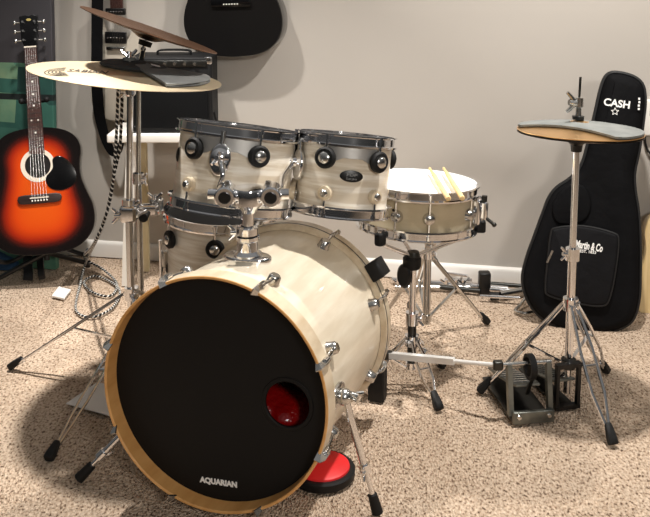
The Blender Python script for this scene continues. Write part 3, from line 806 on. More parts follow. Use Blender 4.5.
# hi-hat stand
hf = [flo(480, 393), flo(613, 446), flo(606, 373)]
HX, HY = .659, 2.345
hs = thing('hi_hat_stand', 'chrome hi-hat stand with tripod legs in front of the black gig bag', 'hi-hat stand', (HX, HY, 0))
hz0 = at(578, 132, HY).z
hb = V((at(569, 350, HY).x, HY, .10)); ht = V((at(576.5, 148, HY).x, HY, hz0 - .03))
def hp(z): return hb + (ht - hb) * ((z - hb.z) / (ht.z - hb.z))
part('lower_tube', MB().tube(hp(.03), hp(.43), .0112, n=18), chrome, hs, True)
part('upper_tube', MB().tube(hp(.42), ht, .0088, n=18), chrome, hs, True)
zc_ = at(570, 254, HY).z
collar(hs, hp(zc_), .0185, .034, (-1, -.25, .1)); 
collar(hs, hp(.285), .021, .034, (.4, -1, 0), name='leg_collar'); collar(hs, hp(.115), .02, .026, mat_=darkmetal, name='leg_collar')
for f in hf: two_bar_leg(hs, hp(.285), f + up * .004, .115, .018, .0046)
m = MB().lathe([(.0098, -.03), (.014, -.03), (.016, -.012), (.024, -.004), (.024, .0), (.004, .002)], 24, Matrix.Translation(ht + up * .008)); part('seat_cup', m, plastic, hs, True)
rt2 = at(580.5, 77, HY)
part('pull_rod', MB().tube(ht, rt2, .0032, n=10), darkmetal, hs, True)
# hats
HM, hr_ = level_frame((518, 129.5), (642, 132.5), HY, R_(-2.6))
hn = HM.col[2].to_3d(); hc_ = HM.col[3].to_3d()
bt_ = HM @ Matrix.Translation((0, 0, -.007)) @ Matrix.Rotation(PI, 4, 'X')
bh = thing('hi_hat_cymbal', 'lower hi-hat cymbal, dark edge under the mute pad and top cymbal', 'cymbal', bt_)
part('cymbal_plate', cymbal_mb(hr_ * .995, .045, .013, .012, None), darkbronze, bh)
th = thing('hi_hat_cymbal', 'upper golden hi-hat cymbal half covered by a pale grey pad', 'cymbal', HM @ Matrix.Translation((0, 0, .0)))
part('cymbal_plate', cymbal_mb(hr_, .045, .016, .013, None), hatbrass, th)
def hz_at(r):
    k = max(0, (r - .0504) / (hr_ - .0504)); return .013 * (1 - k ** 1.5)
# crescent shaped pad
def hat_pad():
    o = []; K = 40
    a0, a1 = R_(-72), R_(170)
    rings = []
    for i in range(K + 1):
        t = i / K; a = a0 + (a1 - a0) * t; ou = V((hr_ * .985 * math.cos(a), hr_ * .985 * math.sin(a)))
        A = V((hr_ * .985 * math.cos(a0), hr_ * .985 * math.sin(a0))); B = V((hr_ * .985 * math.cos(a1), hr_ * .985 * math.sin(a1)))
        ch = A + (B - A) * t; nr = V((B.y - A.y, -(B.x - A.x))).normalized(); s = math.sin(PI * t)
        dd = nr if nr.dot(V((1, 1))) > 0 else -nr
        ch = ch + dd * hr_ * .07 * s
        if ch.length < .046: pass
        top, bot = [], []
        for k in range(7):
            q = ch + (ou - ch) * (k / 6); r = q.length; zz = hz_at(r) + (.012 * max(0, 1 - r / .05))
            top.append(HM @ V((q.x, q.y, zz + .0075))); bot.append(HM @ V((q.x, q.y, zz + .0022)))
        rings.append(top + list(reversed(bot)))
    return MB()._loft(rings[1:-1])
hp_ = solo('hi_hat_mute_pad', hat_pad(), padhat, 'pale grey crescent foam pad lying on the golden hi-hat cymbal', 'mute pad', origin=hc_ + hn * .01)
cl_ = thing('hi_hat_clutch', 'chrome clutch with wing screw on the rod above the hi-hat cymbals', 'clutch', hc_ + hn * .03)
rd = (rt2 - ht).normalized(); cb = ht + rd * (hc_.z + .031 - ht.z)
m = MB().lathe([(.004, 0), (.015, 0), (.0155, .009), (.004, .010)], 20, zframe(cb, rd)); part('felt_washer', m, plastic, cl_, True)
m = MB().lathe([(.004, .010), (.008, .010), (.007, .03), (.011, .034), (.011, .058), (.004, .06)], 18, zframe(cb, rd)); part('clutch_body', m, steel, cl_, True)
m = MB(); wingnut(m, cb + rd * .044 + V((-.010, -.004, 0)), (-1, -.2, .15), (0, 0, 1), .019); part('wing_screw', m, steel, cl_, True)
m = MB().lathe([(.0035, .0), (.03, .0), (.022, .006), (.0035, .008)], 24, zframe(cb - rd * .008, rd)); 
m.bm.free()

# hi-hat pedal frame belongs to the hi-hat stand
fa, fb = flo(556, 410), flo(577, 407)
fx = (fb - fa).normalized(); fy = V((-fx.y, fx.x, 0))
zt = .125
FM_ = frame(fa, fx, (0, 0, 1)); wdt = (fb - fa).length
m = MB()
for x0 in (0, wdt): m.box((x0, zt / 2, 0), (.009, zt, .014), FM_)
m.box((wdt / 2, zt, 0), (wdt + .009, .012, .018), FM_); m.box((wdt / 2, .006, 0), (wdt + .009, .012, .018), FM_)
part('pedal_frame', m, plastic, hs, True, 'black upright pedal frame')
hd = (flo(528, 375) - flo(552, 398)).normalized(); hd.z = 0; hsd = V((hd.y, -hd.x, 0))
pb = (fa + fb) / 2
PM = frame(pb + fy * .015 + V((0, 0, .0)), V((hd.y, -hd.x, 0)), hd)
def footboard(M, w, L, z0, z1, nm, root, mtl=None):
    m = MB(); a = math.atan2(z0 - z1, L); T = M @ Matrix.Translation((0, 0, z1)) @ Matrix.Rotation(a, 4, 'X')
    pr = [(-w * .42, 0), (w * .42, 0), (w * .5, .03), (w * .46, L * .7), (w * .36, L), (-w * .36, L), (-w * .46, L * .7), (-w * .5, .03)]
    m.prism([V(q) for q in pr], -.004, .003, T, .002); o = part(nm, m, mtl or greymetal, root, True)
    m = MB()
    for i in range(8): m.bar(T @ V((-w * .38, .03 + i * L * .1, .004)), T @ V((w * .38, .03 + i * L * .1, .004)), .006, .004, T.col[2].to_3d())
    part('tread_ribs', m, steel, o, True)
    return o
footboard(PM, .072, .22, .02, .075, 'footboard', hs)
m = MB().box((0, .11, .006), (.05, .23, .007), PM, .002); part('base_plate', m, darkmetal, hs, True)
part('pull_chain', MB().bar(hp(.1), PM @ V((0, .03, .07)), .008, .004), darkmetal, hs, True)

# double bass pedal: main pedal behind the bass drum, linkage bar, slave pedal by the hi-hat
p0, p1 = flo(513, 426), flo(553, 421)
qx = (p1 - p0).normalized(); qb = flo(488, 376) - p0; qy = V((-qx.y, qx.x, 0)); qy = (qy * .55 + qb.normalized() * .45).normalized(); qx2 = V((qy.y, -qy.x, 0))
SP = frame(p0, qx2, qy); W_ = (p1 - p0).length
dp = thing('double_bass_pedal', 'double bass pedal, its linkage bar running from the bass drum to pedal at the hi-hat', 'drum pedal', p0)
m = MB().box((W_ / 2, .13, .007), (W_ * .96, .26, .008), SP, .002); part('base_plate', m, darkmetal, dp, True)
m = MB().box((W_ / 2, .006, .019), (W_, .014, .034), SP, .003); fbm = part('front_bar', m, greymetal, dp, True)
for x0 in (.14, .86): part('bolt', MB().lathe([(0, .004), (.005, .004), (.007, 0), (0, 0)], 12, frame(SP @ V((W_ * x0, -.001, .022)), qx2, (0, 0, 1))), steel, fbm, True)
pz = .15
for x0 in (.0, .95): part('post', MB().bar(SP @ V((W_ * x0, .02, .02)), SP @ V((W_ * x0, .045, pz)), .013, .018, qy), greymetal, dp, True)
ax0 = SP @ V((-.03, .045, pz)); ax1 = SP @ V((W_ * 1.02, .045, pz))
part('axle', MB().tube(ax0, ax1, .0062, n=12), steel, dp, True)
m = MB().lathe([(.026, -.008), (.034, -.008), (.034, .008), (.026, .008)], 28, zframe(SP @ V((W_ * .52, .045, pz - .01)), qx2), closed=True); m.bar(SP @ V((W_ * .52, .045, pz)), SP @ V((W_ * .52, .045, pz - .04)), .012, .008); part('cam', m, rubber, dp, True)
part('chain', MB().bar(SP @ V((W_ * .52, .015, pz - .01)), SP @ V((W_ * .52, .06, .055)), .010, .005, qy), darkmetal, dp, True)
footboard(SP @ Matrix.Translation((W_ * .5, .05, 0)), .078, .25, .02, .085, 'footboard', dp)
part('spring', MB().tube(SP @ V((W_ * 1.02, .05, .03)), SP @ V((W_ * 1.02, .05, pz - .01)), .006, n=10), steel, dp, True)
l0 = at(388, 355, 2.42); l1 = ax0
dl = (l1 - l0)
part('linkage_bar', MB().bar(l0, l0 + dl * .62, .016, .017), alu, dp, True, 'pale metal linkage bar')
part('linkage_rod', MB().tube(l0 + dl * .6, l1 - dl * .03, .006, n=12), alu, dp, True)
for e_ in (l1, l0): part('universal_joint', MB().box(e_, (.026, .02, .024), None, .004), darkmetal, dp, True)
# main pedal under the rear hoop
mp0 = flo(378, 404); MPm = Matrix.Translation((mp0.x, mp0.y + .03, 0)) @ Matrix.Rotation(-yaw, 4, 'Z')
m = MB().box((-.0, .0, .05), (.045, .045, .10), MPm, .004); part('pedal_stop', m, rubber, dp, True, 'black block of the main pedal')
mq = BM @ V((0.02, -.26, -LB - .06)); MQ = Matrix.Translation((mq.x, mq.y, 0)) @ Matrix.Rotation(-yaw, 4, 'Z')
m = MB().box((0, .12, .007), (.09, .27, .008), MQ, .002); part('base_plate', m, darkmetal, dp, True)
for x0 in (-.05, .05): part('post', MB().bar(MQ @ V((x0, .0, .01)), MQ @ V((x0, .0, .17)), .014, .018), greymetal, dp, True)
part('axle', MB().tube(MQ @ V((-.07, 0, .17)), l0, .006, n=12), steel, dp, True)
footboard(MQ @ Matrix.Translation((0, .02, 0)), .08, .25, .02, .085, 'footboard', dp)
m = MB().tube(MQ @ V((0, 0, .17)), MQ @ V((0, .05, .32)), .004, n=10); m.tube(MQ @ V((0, .02, .325)), MQ @ V((0, .075, .31)), .02, n=18); part('beater', m, steel, dp, True)

# red practice pad
pp = flo(322, 484); PQ = Matrix.Translation((pp.x, pp.y + .035, 0))
pr = thing('practice_pad', 'round red practice pad on the carpet beside the bass drum', 'practice pad', PQ)
part('pad_base', MB().lathe([(0, .0), (.074, .0), (.078, .005), (.0785, .02), (.074, .024), (0, .024)], 56), rubber, pr)
part('playing_surface', MB().lathe([(0, .031), (.061, .0308), (.065, .028), (.066, .024), (0, .024)], 56), redrubber, pr, label='red rubber playing surface')

# ------------------------------------------------------------------ guitars
def sunburst_material(L):
    m = mat('sunburst_lacquer', (200, 60, 10), .2, coat=.6); nt = m.node_tree; b = bsdf(m); tc = nt.nodes['Texture Coordinate']
    sp = node(nt, 'ShaderNodeSeparateXYZ'); nt.links.new(tc.outputs['Object'], sp.inputs[0])
    dv = node(nt, 'ShaderNodeMath', operation='DIVIDE'); dv.inputs[1].default_value = L; nt.links.new(sp.outputs['Y'], dv.inputs[0])
    fc = node(nt, 'ShaderNodeFloatCurve'); c = fc.mapping.curves[0]
    pts = [(0, .2), (.05, .3), (.145, .372), (.3, .395), (.46, .35), (.64, .305), (.8, .318), (.92, .27), (1, .17)]
    c.points[0].location = pts[0]; c.points[1].location = pts[-1]
    for q in pts[1:-1]: c.points.new(*q)
    fc.mapping.update(); nt.links.new(dv.outputs[0], fc.inputs['Value'])
    xa = node(nt, 'ShaderNodeMath', operation='DIVIDE'); xa.inputs[1].default_value = L; nt.links.new(sp.outputs['X'], xa.inputs[0])
    xr = node(nt, 'ShaderNodeMath', operation='DIVIDE'); nt.links.new(xa.outputs[0], xr.inputs[0]); nt.links.new(fc.outputs[0], xr.inputs[1])
    ab = node(nt, 'ShaderNodeMath', operation='ABSOLUTE'); nt.links.new(xr.outputs[0], ab.inputs[0])
    x4 = node(nt, 'ShaderNodeMath', operation='POWER'); x4.inputs[1].default_value = 3; nt.links.new(ab.outputs[0], x4.inputs[0])
    y1 = node(nt, 'ShaderNodeMath', operation='MULTIPLY_ADD'); y1.inputs[1].default_value = 2; y1.inputs[2].default_value = -1; nt.links.new(dv.outputs[0], y1.inputs[0])
    y2 = node(nt, 'ShaderNodeMath', operation='ABSOLUTE'); nt.links.new(y1.outputs[0], y2.inputs[0])
    y4 = node(nt, 'ShaderNodeMath', operation='POWER'); y4.inputs[1].default_value = 4.5; nt.links.new(y2.outputs[0], y4.inputs[0])
    sm = node(nt, 'ShaderNodeMath', operation='ADD'); nt.links.new(x4.outputs[0], sm.inputs[0]); nt.links.new(y4.outputs[0], sm.inputs[1])
    rp = node(nt, 'ShaderNodeValToRGB'); e = rp.color_ramp.elements
    e[0].position = .0; e[0].color = lin((216, 84, 14)); e[1].position = .76; e[1].color = lin((13, 6, 5))
    for p_, c_ in ((.12, (204, 66, 10)), (.27, (160, 38, 8)), (.44, (76, 17, 7)), (.6, (26, 9, 7))): q = e.new(p_); q.color = lin(c_)
    nt.links.new(sm.outputs[0], rp.inputs['Fac'])
    # the burst is only on the top; the sides are black
    nt.links.new(rp.outputs['Color'], b.inputs['Base Color'])
    return m
def acoustic(root, L, topmat, sidemat, neckL, wf=1.0, sunburst=False, depth=.09, headtop=True, scale_w=1.0, details=True):
    o = dread_outline(L, wf)
    part('body', MB().prism(o, -depth, -.004, None, .004), sidemat, root)
    sh_y = L * .70; hr = L * .098
    m = MB(); bm = m.bm
    oo = [(q.x * .992, (q.y - L / 2) * .992 + L / 2) for q in o]
    vo = [bm.verts.new((x, y, 0)) for x, y in oo]; vi = [bm.verts.new((hr * math.cos(2 * PI * i / 40), sh_y + hr * math.sin(2 * PI * i / 40), 0)) for i in range(40)]
    es = [bm.edges.new((r[i], r[(i + 1) % len(r)])) for r in (vo, vi) for i in range(len(r))]
    g = bmesh.ops.triangle_fill(bm, use_beauty=True, edges=es, normal=(0, 0, 1))
    fs = [f for f in bm.faces]; ex = bmesh.ops.extrude_face_region(bm, geom=fs)
    for v in [v for v in ex['geom'] if isinstance(v, bmesh.types.BMVert)]: v.co.z -= .004
    top = part('soundboard', m, topmat, root, ang=30)
    part('sound_hole', MB().lathe([(0, -.0035), (hr * 1.01, -.0035), (hr * 1.01, -.0038), (0, -.0038)], 40, Matrix.Translation((0, sh_y, 0))), holedark, root)
    return sh_y, hr

gb = at(43.5, 255, 3.19); gn = at(30.4, 47.5, 3.36)
gy = (gn - gb).normalized(); gx = V((1, .16, 0))
gz = gx.cross(gy); GM = frame(gb, (gx - gy * gx.dot(gy)), gy)
GL = .468; ND = (gn - gb).length
ac = thing('acoustic_guitar', 'orange and black sunburst acoustic guitar upright on a black floor stand', 'guitar', GM)
sunm = sunburst_material(GL)
sh_y, hr = acoustic(ac, GL, sunm, blackgloss, 0, 1.04)
sh = sh_y
part('rosette', MB().lathe([(hr, .0), (hr * 1.33, .0), (hr * 1.33, .0014), (hr, .0014)], 48, Matrix.Translation((0, sh, 0)), closed=True), ivory, ac)
pg = smooth_closed([V(q) for q in ((hr * .55, sh - hr * 1.05), (hr * 1.12, sh - hr * .35), (hr * 1.18, sh + hr * .42), (hr * 1.75, sh + hr * .62), (hr * 2.5, sh + hr * .05), (hr * 2.95, sh - hr * .9), (hr * 2.7, sh - hr * 1.75), (hr * 1.7, sh - hr * 2.15), (hr * .8, sh - hr * 1.85))], 4)
part('pickguard', MB().prism(pg, .0005, .003, None, .001), blackgloss, ac)
by = GL * .44
bo = smooth_closed([V(q) for q in ((-.073, by - .014), (-.03, by - .018), (.03, by - .018), (.073, by - .014), (.074, by + .013), (.03, by + .016), (-.03, by + .016), (-.074, by + .013))], 2)
br_ = part('bridge', MB().prism(bo, .0005, .010, None, .003), darkwood, ac)
part('saddle', MB().box((0, by + .004, .0115), (.066, .004, .005)), ivory, br_)
for i in range(6): part('bridge_pin', MB().ball((-.026 + i * .0104, by - .007, .011), .0032), pearldot, br_)
n0 = sh + hr * .92; n1 = ND
nk = part('neck', MB()._loft([[V((w * math.cos(a), y, -.006 - d * math.sin(a))) for a in [PI * i / 8 for i in range(9)]] for y, w, d in ((GL * .97, .027, .022), (n1, .021, .017))]), blackgloss, ac)
fbp = part('fretboard', MB()._loft([[V((-w, y, -.004)), V((w, y, -.004)), V((w, y, .005)), V((-w, y, .005))] for y, w in ((n0, .0275), (n1, .021))]), rosewood, ac)
fsc = (n1 - by)
m = MB()
for k in range(1, 20):
    y = n1 - fsc * (1 - 2 ** (-k / 12))
    if y > n0: w = .021 + (.0065) * (n1 - y) / (n1 - n0); part('fret', MB().box((0, y, .0055), (w * 1.96, .0016, .0016)), steel, fbp)
for k, xs_ in ((3, (0,)), (5, (0,)), (7, (0,)), (9, (0,)), (12, (-.012, .012)), (15, (0,))):
    y = n1 - fsc * (1 - (2 ** (-(k - 1) / 12) + 2 ** (-k / 12)) / 2)
    for xx in xs_: part('inlay_dot', MB().lathe([(0, .0062), (.0034, .0062), (.0034, .005), (0, .005)], 12, Matrix.Translation((xx, y, 0))), pearldot, fbp)
part('nut', MB().box((0, n1 + .002, .004), (.044, .005, .007)), ivory, ac)
hst = [V(q) for q in ((-.021, n1 + .003), (.021, n1 + .003), (.031, n1 + .03), (.034, n1 + .118), (.012, n1 + .122), (0, n1 + .118), (-.012, n1 + .122), (-.034, n1 + .118), (-.031, n1 + .03))]
hd_ = part('headstock', MB().prism(hst, -.014, .002, None, .002), blackgloss, ac)
part('headstock_emblem', MB().prism(smooth_closed([V((.009 * math.cos(a), n1 + .104 + .005 * math.sin(a))) for a in [i * PI / 4 for i in range(8)]], 2), .0022, .0028), gold, hd_)
for sd_ in (-1, 1):
    for k in range(3):
        y = n1 + .028 + k * .034
        m = MB().tube((sd_ * .021, y, .002), (sd_ * .021, y, .014), .0042, n=10); m.tube((sd_ * .03, y, -.006), (sd_ * .046, y, -.006), .003, n=8)
        m.ball((sd_ * .052, y, -.006), .0085, None, (.75, 1.05, .6)); part('tuning_peg', m, steel, ac)
for i in range(6): part('string', MB().tube((-.026 + i * .0104, by - .005, .0125), (-.017 + i * .0068, n1, .008), .0006, n=5), steel, ac)

# its stand
gs = thing('guitar_stand', 'low black folding stand holding the sunburst acoustic guitar', 'guitar stand', (gb.x, gb.y + .05, 0))
ctr = V((gb.x - .02, gb.y + .10, .30))
m = MB().tube(V((ctr.x, ctr.y, .08)), ctr + V((-.03, .09, .30)), .010, n=12); part('upright', m, plastic, gs, True)
f0 = flo(28, 282)
m = MB().path(smooth_open([V((ctr.x, ctr.y, .14)), V((f0.x - .01, f0.y + .06, .09)), V((f0.x, f0.y + .01, .03)), f0 + up * .006], 5), 0, flat=(.017, .005), up=(0, -1, .3)); part('front_leg', m, plastic, gs, True)
m = MB().path(smooth_open([V((ctr.x + .02, ctr.y, .14)), V((f0.x + .035, f0.y + .06, .09)), V((f0.x + .045, f0.y + .02, .03)), f0 + V((.05, .015, .006))], 5), 0, flat=(.012, .005), up=(0, -1, .3)); part('front_leg', m, plastic, gs, True)
for e in (flo(-6, 284), flo(88, 266)):
    m = MB().tube(V((ctr.x, ctr.y, .11)), e + up * .012, .010, .009, n=12); m.tube(e + up * .012, e + V((0, -.012, .004)), .013, .012, n=10); part('side_leg', m, plastic, gs, True)
m = MB().path(smooth_open([GM @ V((-.16, .004, .03)), GM @ V((-.15, -.014, -.03)), GM @ V((-.12, -.016, -.10)), ctr + V((0, 0, -.16)), GM @ V((.12, -.016, -.10)), GM @ V((.15, -.014, -.03)), GM @ V((.16, .004, .03))], 5), .008, 10); part('cradle', m, rubber, gs, True)
nkp = GM @ V((0, GL + .10, -.03))
m = MB().path(smooth_open([nkp + GM.to_3x3() @ V((-.045, 0, .02)), nkp + GM.to_3x3() @ V((-.04, 0, -.012)), nkp + GM.to_3x3() @ V((0, 0, -.022)), nkp + GM.to_3x3() @ V((.04, 0, -.012)), nkp + GM.to_3x3() @ V((.045, 0, .02))], 5), .007, 10)
m.ball(nkp + GM.to_3x3() @ V((-.045, 0, .024)), .011); m.ball(nkp + GM.to_3x3() @ V((.045, 0, .024)), .011)
m.tube(nkp + GM.to_3x3() @ V((0, 0, -.022)), ctr + V((-.03, .09, .30)), .008, n=10); part('neck_yoke', m, rubber, gs, True)

# black acoustic guitar hanging on the wall
kb = onwall(234, 57, .10); KM = frame(kb, wd, (0, 0, 1)) @ Matrix.Rotation(R_(2.0), 4, 'Z')
KL = .475
bk = thing('acoustic_guitar', 'black acoustic guitar hanging on the wall, only its lower body in view', 'guitar', KM)
sy2, hr2 = acoustic(bk, KL, blacksatin, blackgloss, 0, 1.02, depth=.088)
part('bridge', MB().prism([V(q) for q in ((-.075, KL * .42 - .014), (.075, KL * .42 - .014), (.075, KL * .42 + .014), (-.075, KL * .42 + .014))], .0005, .010, None, .003), blackgloss, bk)
for i in range(6): part('bridge_pin', MB().ball((-.026 + i * .0104, KL * .42 - .004, .011), .003), pearldot, bk)
part('neck', MB().box((0, KL + .19, -.012), (.046, .42, .022), None, .004), blackgloss, bk)
part('headstock', MB().box((0, KL + .46, -.016), (.066, .13, .014), None, .003), blackgloss, bk)
hk = MB().box(KM @ V((0, KL + .40, -.045)), (.03, .06, .03)); hk.box(KM @ V((0, KL + .40, -.075)), (.05, .06, .05))
solo('guitar_hanger', hk, plastic, 'black wall hanger holding the hanging black acoustic guitar, above the picture', 'wall hanger', origin=KM @ V((0, KL + .40, -.075)))

# cream electric guitar on the wall with a black strap
eb = onwall(119, 122, .055); EM = frame(eb, wd, (0, 0, 1))
el = thing('electric_guitar', 'cream electric guitar hanging on the wall with black pickups and a black strap', 'guitar', EM)
eo = smooth_closed([V(q) for q in ((0, .0), (.075, .008), (.128, .05), (.145, .11), (.128, .17), (.108, .22), (.112, .27), (.118, .315), (.094, .335), (.070, .31), (.052, .285), (.032, .278), (-.03, .28), (-.052, .29), (-.07, .33), (-.088, .375), (-.112, .37), (-.120, .31), (-.112, .25), (-.112, .20), (-.132, .14), (-.144, .08), (-.115, .03), (-.06, .004))], 4)
part('body', MB().prism([V((q.x * .82, q.y * 1.12)) for q in eo], -.042, 0, None, .008), creamlacquer, el)
def ewp(px, py): return onplane(px, py, EM @ Matrix.Translation((0, 0, .003)))
for (a_, c_) in (((105.5, 31.5), (127, 43.5)), ((106, 8), (126, 15))):
    x0, y1 = ewp(*a_); x1, y0 = ewp(*c_); pk = part('pickup', MB().box(((x0 + x1) / 2, (y0 + y1) / 2, .006), (x1 - x0, y1 - y0, .012), None, .003), plastic, el)
    m = MB()
    for i in range(6): m.ball((x0 + (x1 - x0) * (.15 + .14 * i), (y0 + y1) / 2, .012), .0025)
    part('pole_pieces', m, steel, pk)
x0, y1 = ewp(107, 46.5); x1, y0 = ewp(126, 50.5); part('bridge', MB().box(((x0 + x1) / 2, (y0 + y1) / 2, .006), (x1 - x0, y1 - y0, .012), None, .002), steel, el)
x0, y0 = ewp(117, 9); part('fretboard', MB().box((x0, y0 + .26, .004), (.05, .52, .012), None, .002), rosewood, el); part('headstock', MB().box((x0 + .01, y0 + .58, -.004), (.075, .15, .014), None, .004), creamlacquer, el)
for i in range(6): part('string', MB().tube((x0 - .017 + i * .0068, ewp(117, 48)[1], .0135), (x0 - .017 + i * .0068, y0 + .5, .0125), .0006, n=5), steel, el)
for q in ((136, 88), (141, 76)): 
    x0, y0 = ewp(*q); part('control_knob', MB().lathe([(0, .016), (.008, .016), (.010, 0), (0, 0)], 16, Matrix.Translation((x0, y0, 0))), plastic, el)
sp_ = [EM.inverted() @ onwall(px, py, .10 - .02 * (k > 3)) for k, (px, py) in enumerate(((99, -40), (97.5, 0), (97, 45), (97, 85), (99, 112), (104, 134), (110, 149), (115, 152.5), (119.5, 148), (121.5, 134), (122, 120)))]
part('strap', MB().path(smooth_open(sp_, 5), 0, flat=lambda t: (.023 - .013 * max(0, (t - .35) / .65), .0014), up=(0, 0, 1)), nylon, el, label='black guitar strap hanging in a loop')

# abstract canvas leaning at the left
c0 = V((-1.3, 3.50, 0)); 
AM = frame(flo(56, 270), wd, V((0, .06, 1)))
cw, chh = .70, 1.10
art = mat('abstract_paint', (40, 110, 90), .7); nt = art.node_tree; b = bsdf(art); tc = nt.nodes['Texture Coordinate']
sp = node(nt, 'ShaderNodeSeparateXYZ'); nt.links.new(tc.outputs['Object'], sp.inputs[0])
mpn = node(nt, 'ShaderNodeMapping'); mpn.inputs['Scale'].default_value = (5.5, 8.5, 0); mpn.inputs['Rotation'].default_value = (0, 0, .06); nt.links.new(tc.outputs['Object'], mpn.inputs['Vector'])
vo = node(nt, 'ShaderNodeTexVoronoi', distance='CHEBYCHEV'); vo.inputs['Scale'].default_value = 1.25; nt.links.new(mpn.outputs['Vector'], vo.inputs['Vector'])
sv = node(nt, 'ShaderNodeSeparateColor'); nt.links.new(vo.outputs['Color'], sv.inputs[0])
nz = node(nt, 'ShaderNodeTexNoise'); nz.inputs['Scale'].default_value = 9; nz.inputs['Detail'].default_value = 6; nt.links.new(tc.outputs['Object'], nz.inputs['Vector'])
mm = node(nt, 'ShaderNodeMath', operation='MULTIPLY_ADD'); mm.inputs[1].default_value = .45; nt.links.new(nz.outputs['Fac'], mm.inputs[0]); 
ms = node(nt, 'ShaderNodeMath', operation='MULTIPLY'); ms.inputs[1].default_value = .7; nt.links.new(sv.outputs[0], ms.inputs[0]); nt.links.new(ms.outputs[0], mm.inputs[2])
rp = node(nt, 'ShaderNodeValToRGB'); e = rp.color_ramp.elements
e[0].position = .18; e[0].color = lin((22, 58, 56)); e[1].position = .95; e[1].color = lin((122, 150, 118))
for p_, c_ in ((.4, (40, 88, 78)), (.6, (58, 108, 94)), (.78, (88, 132, 108))): q = e.new(p_); q.color = lin(c_)
nt.links.new(mm.outputs[0], rp.inputs['Fac'])
zt_ = onplane(25, 63, AM)[1]; zl_ = onplane(25, 97, AM)[1]
def band(val, thr):
    g = node(nt, 'ShaderNodeMath', operation='GREATER_THAN'); g.inputs[1].default_value = thr; nt.links.new(val, g.inputs[0]); return g.outputs[0]
mxa = node(nt, 'ShaderNodeMix', data_type='RGBA'); nt.links.new(band(sp.outputs['Y'], zt_), mxa.inputs[0]); nt.links.new(rp.outputs['Color'], mxa.inputs[6]); mxa.inputs[7].default_value = lin((60, 58, 62))
l1_ = band(sp.outputs['Y'], zl_ - .012); l2_ = band(sp.outputs['Y'], zl_ + .012); sb_ = node(nt, 'ShaderNodeMath', operation='SUBTRACT'); nt.links.new(l1_, sb_.inputs[0]); nt.links.new(l2_, sb_.inputs[1])
mxb = node(nt, 'ShaderNodeMix', data_type='RGBA'); nt.links.new(sb_.outputs[0], mxb.inputs[0]); nt.links.new(mxa.outputs[2], mxb.inputs[6]); mxb.inputs[7].default_value = lin((14, 26, 26))
nt.links.new(mxb.outputs[2], b.inputs['Base Color'])
cvs = thing('canvas_painting', 'tall abstract canvas in charcoal and teal leaning behind the sunburst guitar', 'painting', AM)
part('canvas', MB().box((-cw / 2, chh / 2, -.014), (cw, chh, .028), None, .003), art, cvs)
# blue cloth on the floor at the left edge
bc = flo(-2, 268); m = MB(); rings = []
for i in range(9):
    t = i / 8; rr = []
    for j in range(12):
        s = j / 11; xx = bc.x - .16 + .24 * t; hgt = .10 * (1 - t) ** .8 * math.sin(PI * min(1, s * 1.05 + .02)) + .012 + .012 * math.sin(9 * s + 6 * t)
        rr.append(V((xx, bc.y - .03 + .16 * s, max(.004, hgt))))
    rings.append(rr + [V((q.x, q.y, 0.001)) for q in reversed(rr)])
solo('folded_cloth', m._loft(rings), bluecloth, 'dark blue cloth heaped on the floor at the left edge below the canvas', 'cloth', ang=180, origin=bc)

# ------------------------------------------------------------------ amp on white table
ty_ = 3.20
tc0 = at(112, 134.5, ty_); tz = tc0.z
tb = thing('side_table', 'small white table against the wall carrying the black amplifier', 'table', (at(168, 137, ty_).x, ty_ + .12, 0))
xa_, xb_ = at(108, 137, ty_).x, at(236, 137, ty_).x
m = MB().box(((xa_ + xb_) / 2, ty_ + .10, tz - .012), (xb_ - xa_, .24, .030), None, .004); part('tabletop', m, whitepaint, tb, True)
for (lx_, ly_, fx_, fy_) in ((xa_ + .08, ty_ + .02, flo(127, 285).x, flo(127, 285).y), (xb_ - .06, ty_ + .02, xb_ - .03, ty_ - .0), (at(143, 150, ty_ + .18).x, ty_ + .17, at(143, 200, ty_ + .2).x, ty_ + .20), (xb_ - .06, ty_ + .17, xb_ - .04, ty_ + .19)):
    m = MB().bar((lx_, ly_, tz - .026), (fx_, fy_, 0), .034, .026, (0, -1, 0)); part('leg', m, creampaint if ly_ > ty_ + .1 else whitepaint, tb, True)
aL, aR = at(131, 100, ty_ + .02).x, at(212.5, 100, ty_ + .02).x
az0, az1 = tz + .003, at(170, 57, ty_ + .02).z
am = thing('guitar_amplifier', 'black guitar amplifier standing on the white side table', 'amplifier', ((aL + aR) / 2, ty_ + .1, az0))
aw = aR - aL; ah = az1 - az0; am_c = V(((aL + aR) / 2, ty_ + .10, (az0 + az1) / 2))
part('cabinet', MB().box(am_c, (aw, .18, ah), None, .008), tolex, am, True)
part('grille', MB().box(am_c + V((-.0, -.093, -ah * .08)), (aw * .9, .008, ah * .70), None, .002), grille, am, True)
part('control_panel', MB().box(am_c + V((0, -.09, ah * .42)), (aw * .9, .010, ah * .08), None, .002), darkmetal, am, True)
for i in range(6): part('control_knob', MB().tube(am_c + V((-aw * .3 + i * aw * .12, -.094, ah * .42)), am_c + V((-aw * .3 + i * aw * .12, -.108, ah * .42)), .007, .006, 12), steel, am, True)
hq = am_c + V((0, .0, ah / 2 + .012)); part('handle', MB().path(smooth_open([hq + V((-.06, 0, -.012)), hq + V((-.05, 0, .004)), hq + V((.05, 0, .004)), hq + V((.06, 0, -.012))], 4), 0, flat=(.012, .003), up=(0, 0, 1)), rubber, am, True)
for sx_ in (-1, 1):
    for sz_ in (-1, 1):
        part('corner_guard', MB().box(am_c + V((sx_ * (aw / 2 - .012), -.084, sz_ * (ah / 2 - .012))), (.027, .018, .027), None, .005), chrome if sz_ > 0 else plastic, am, True)
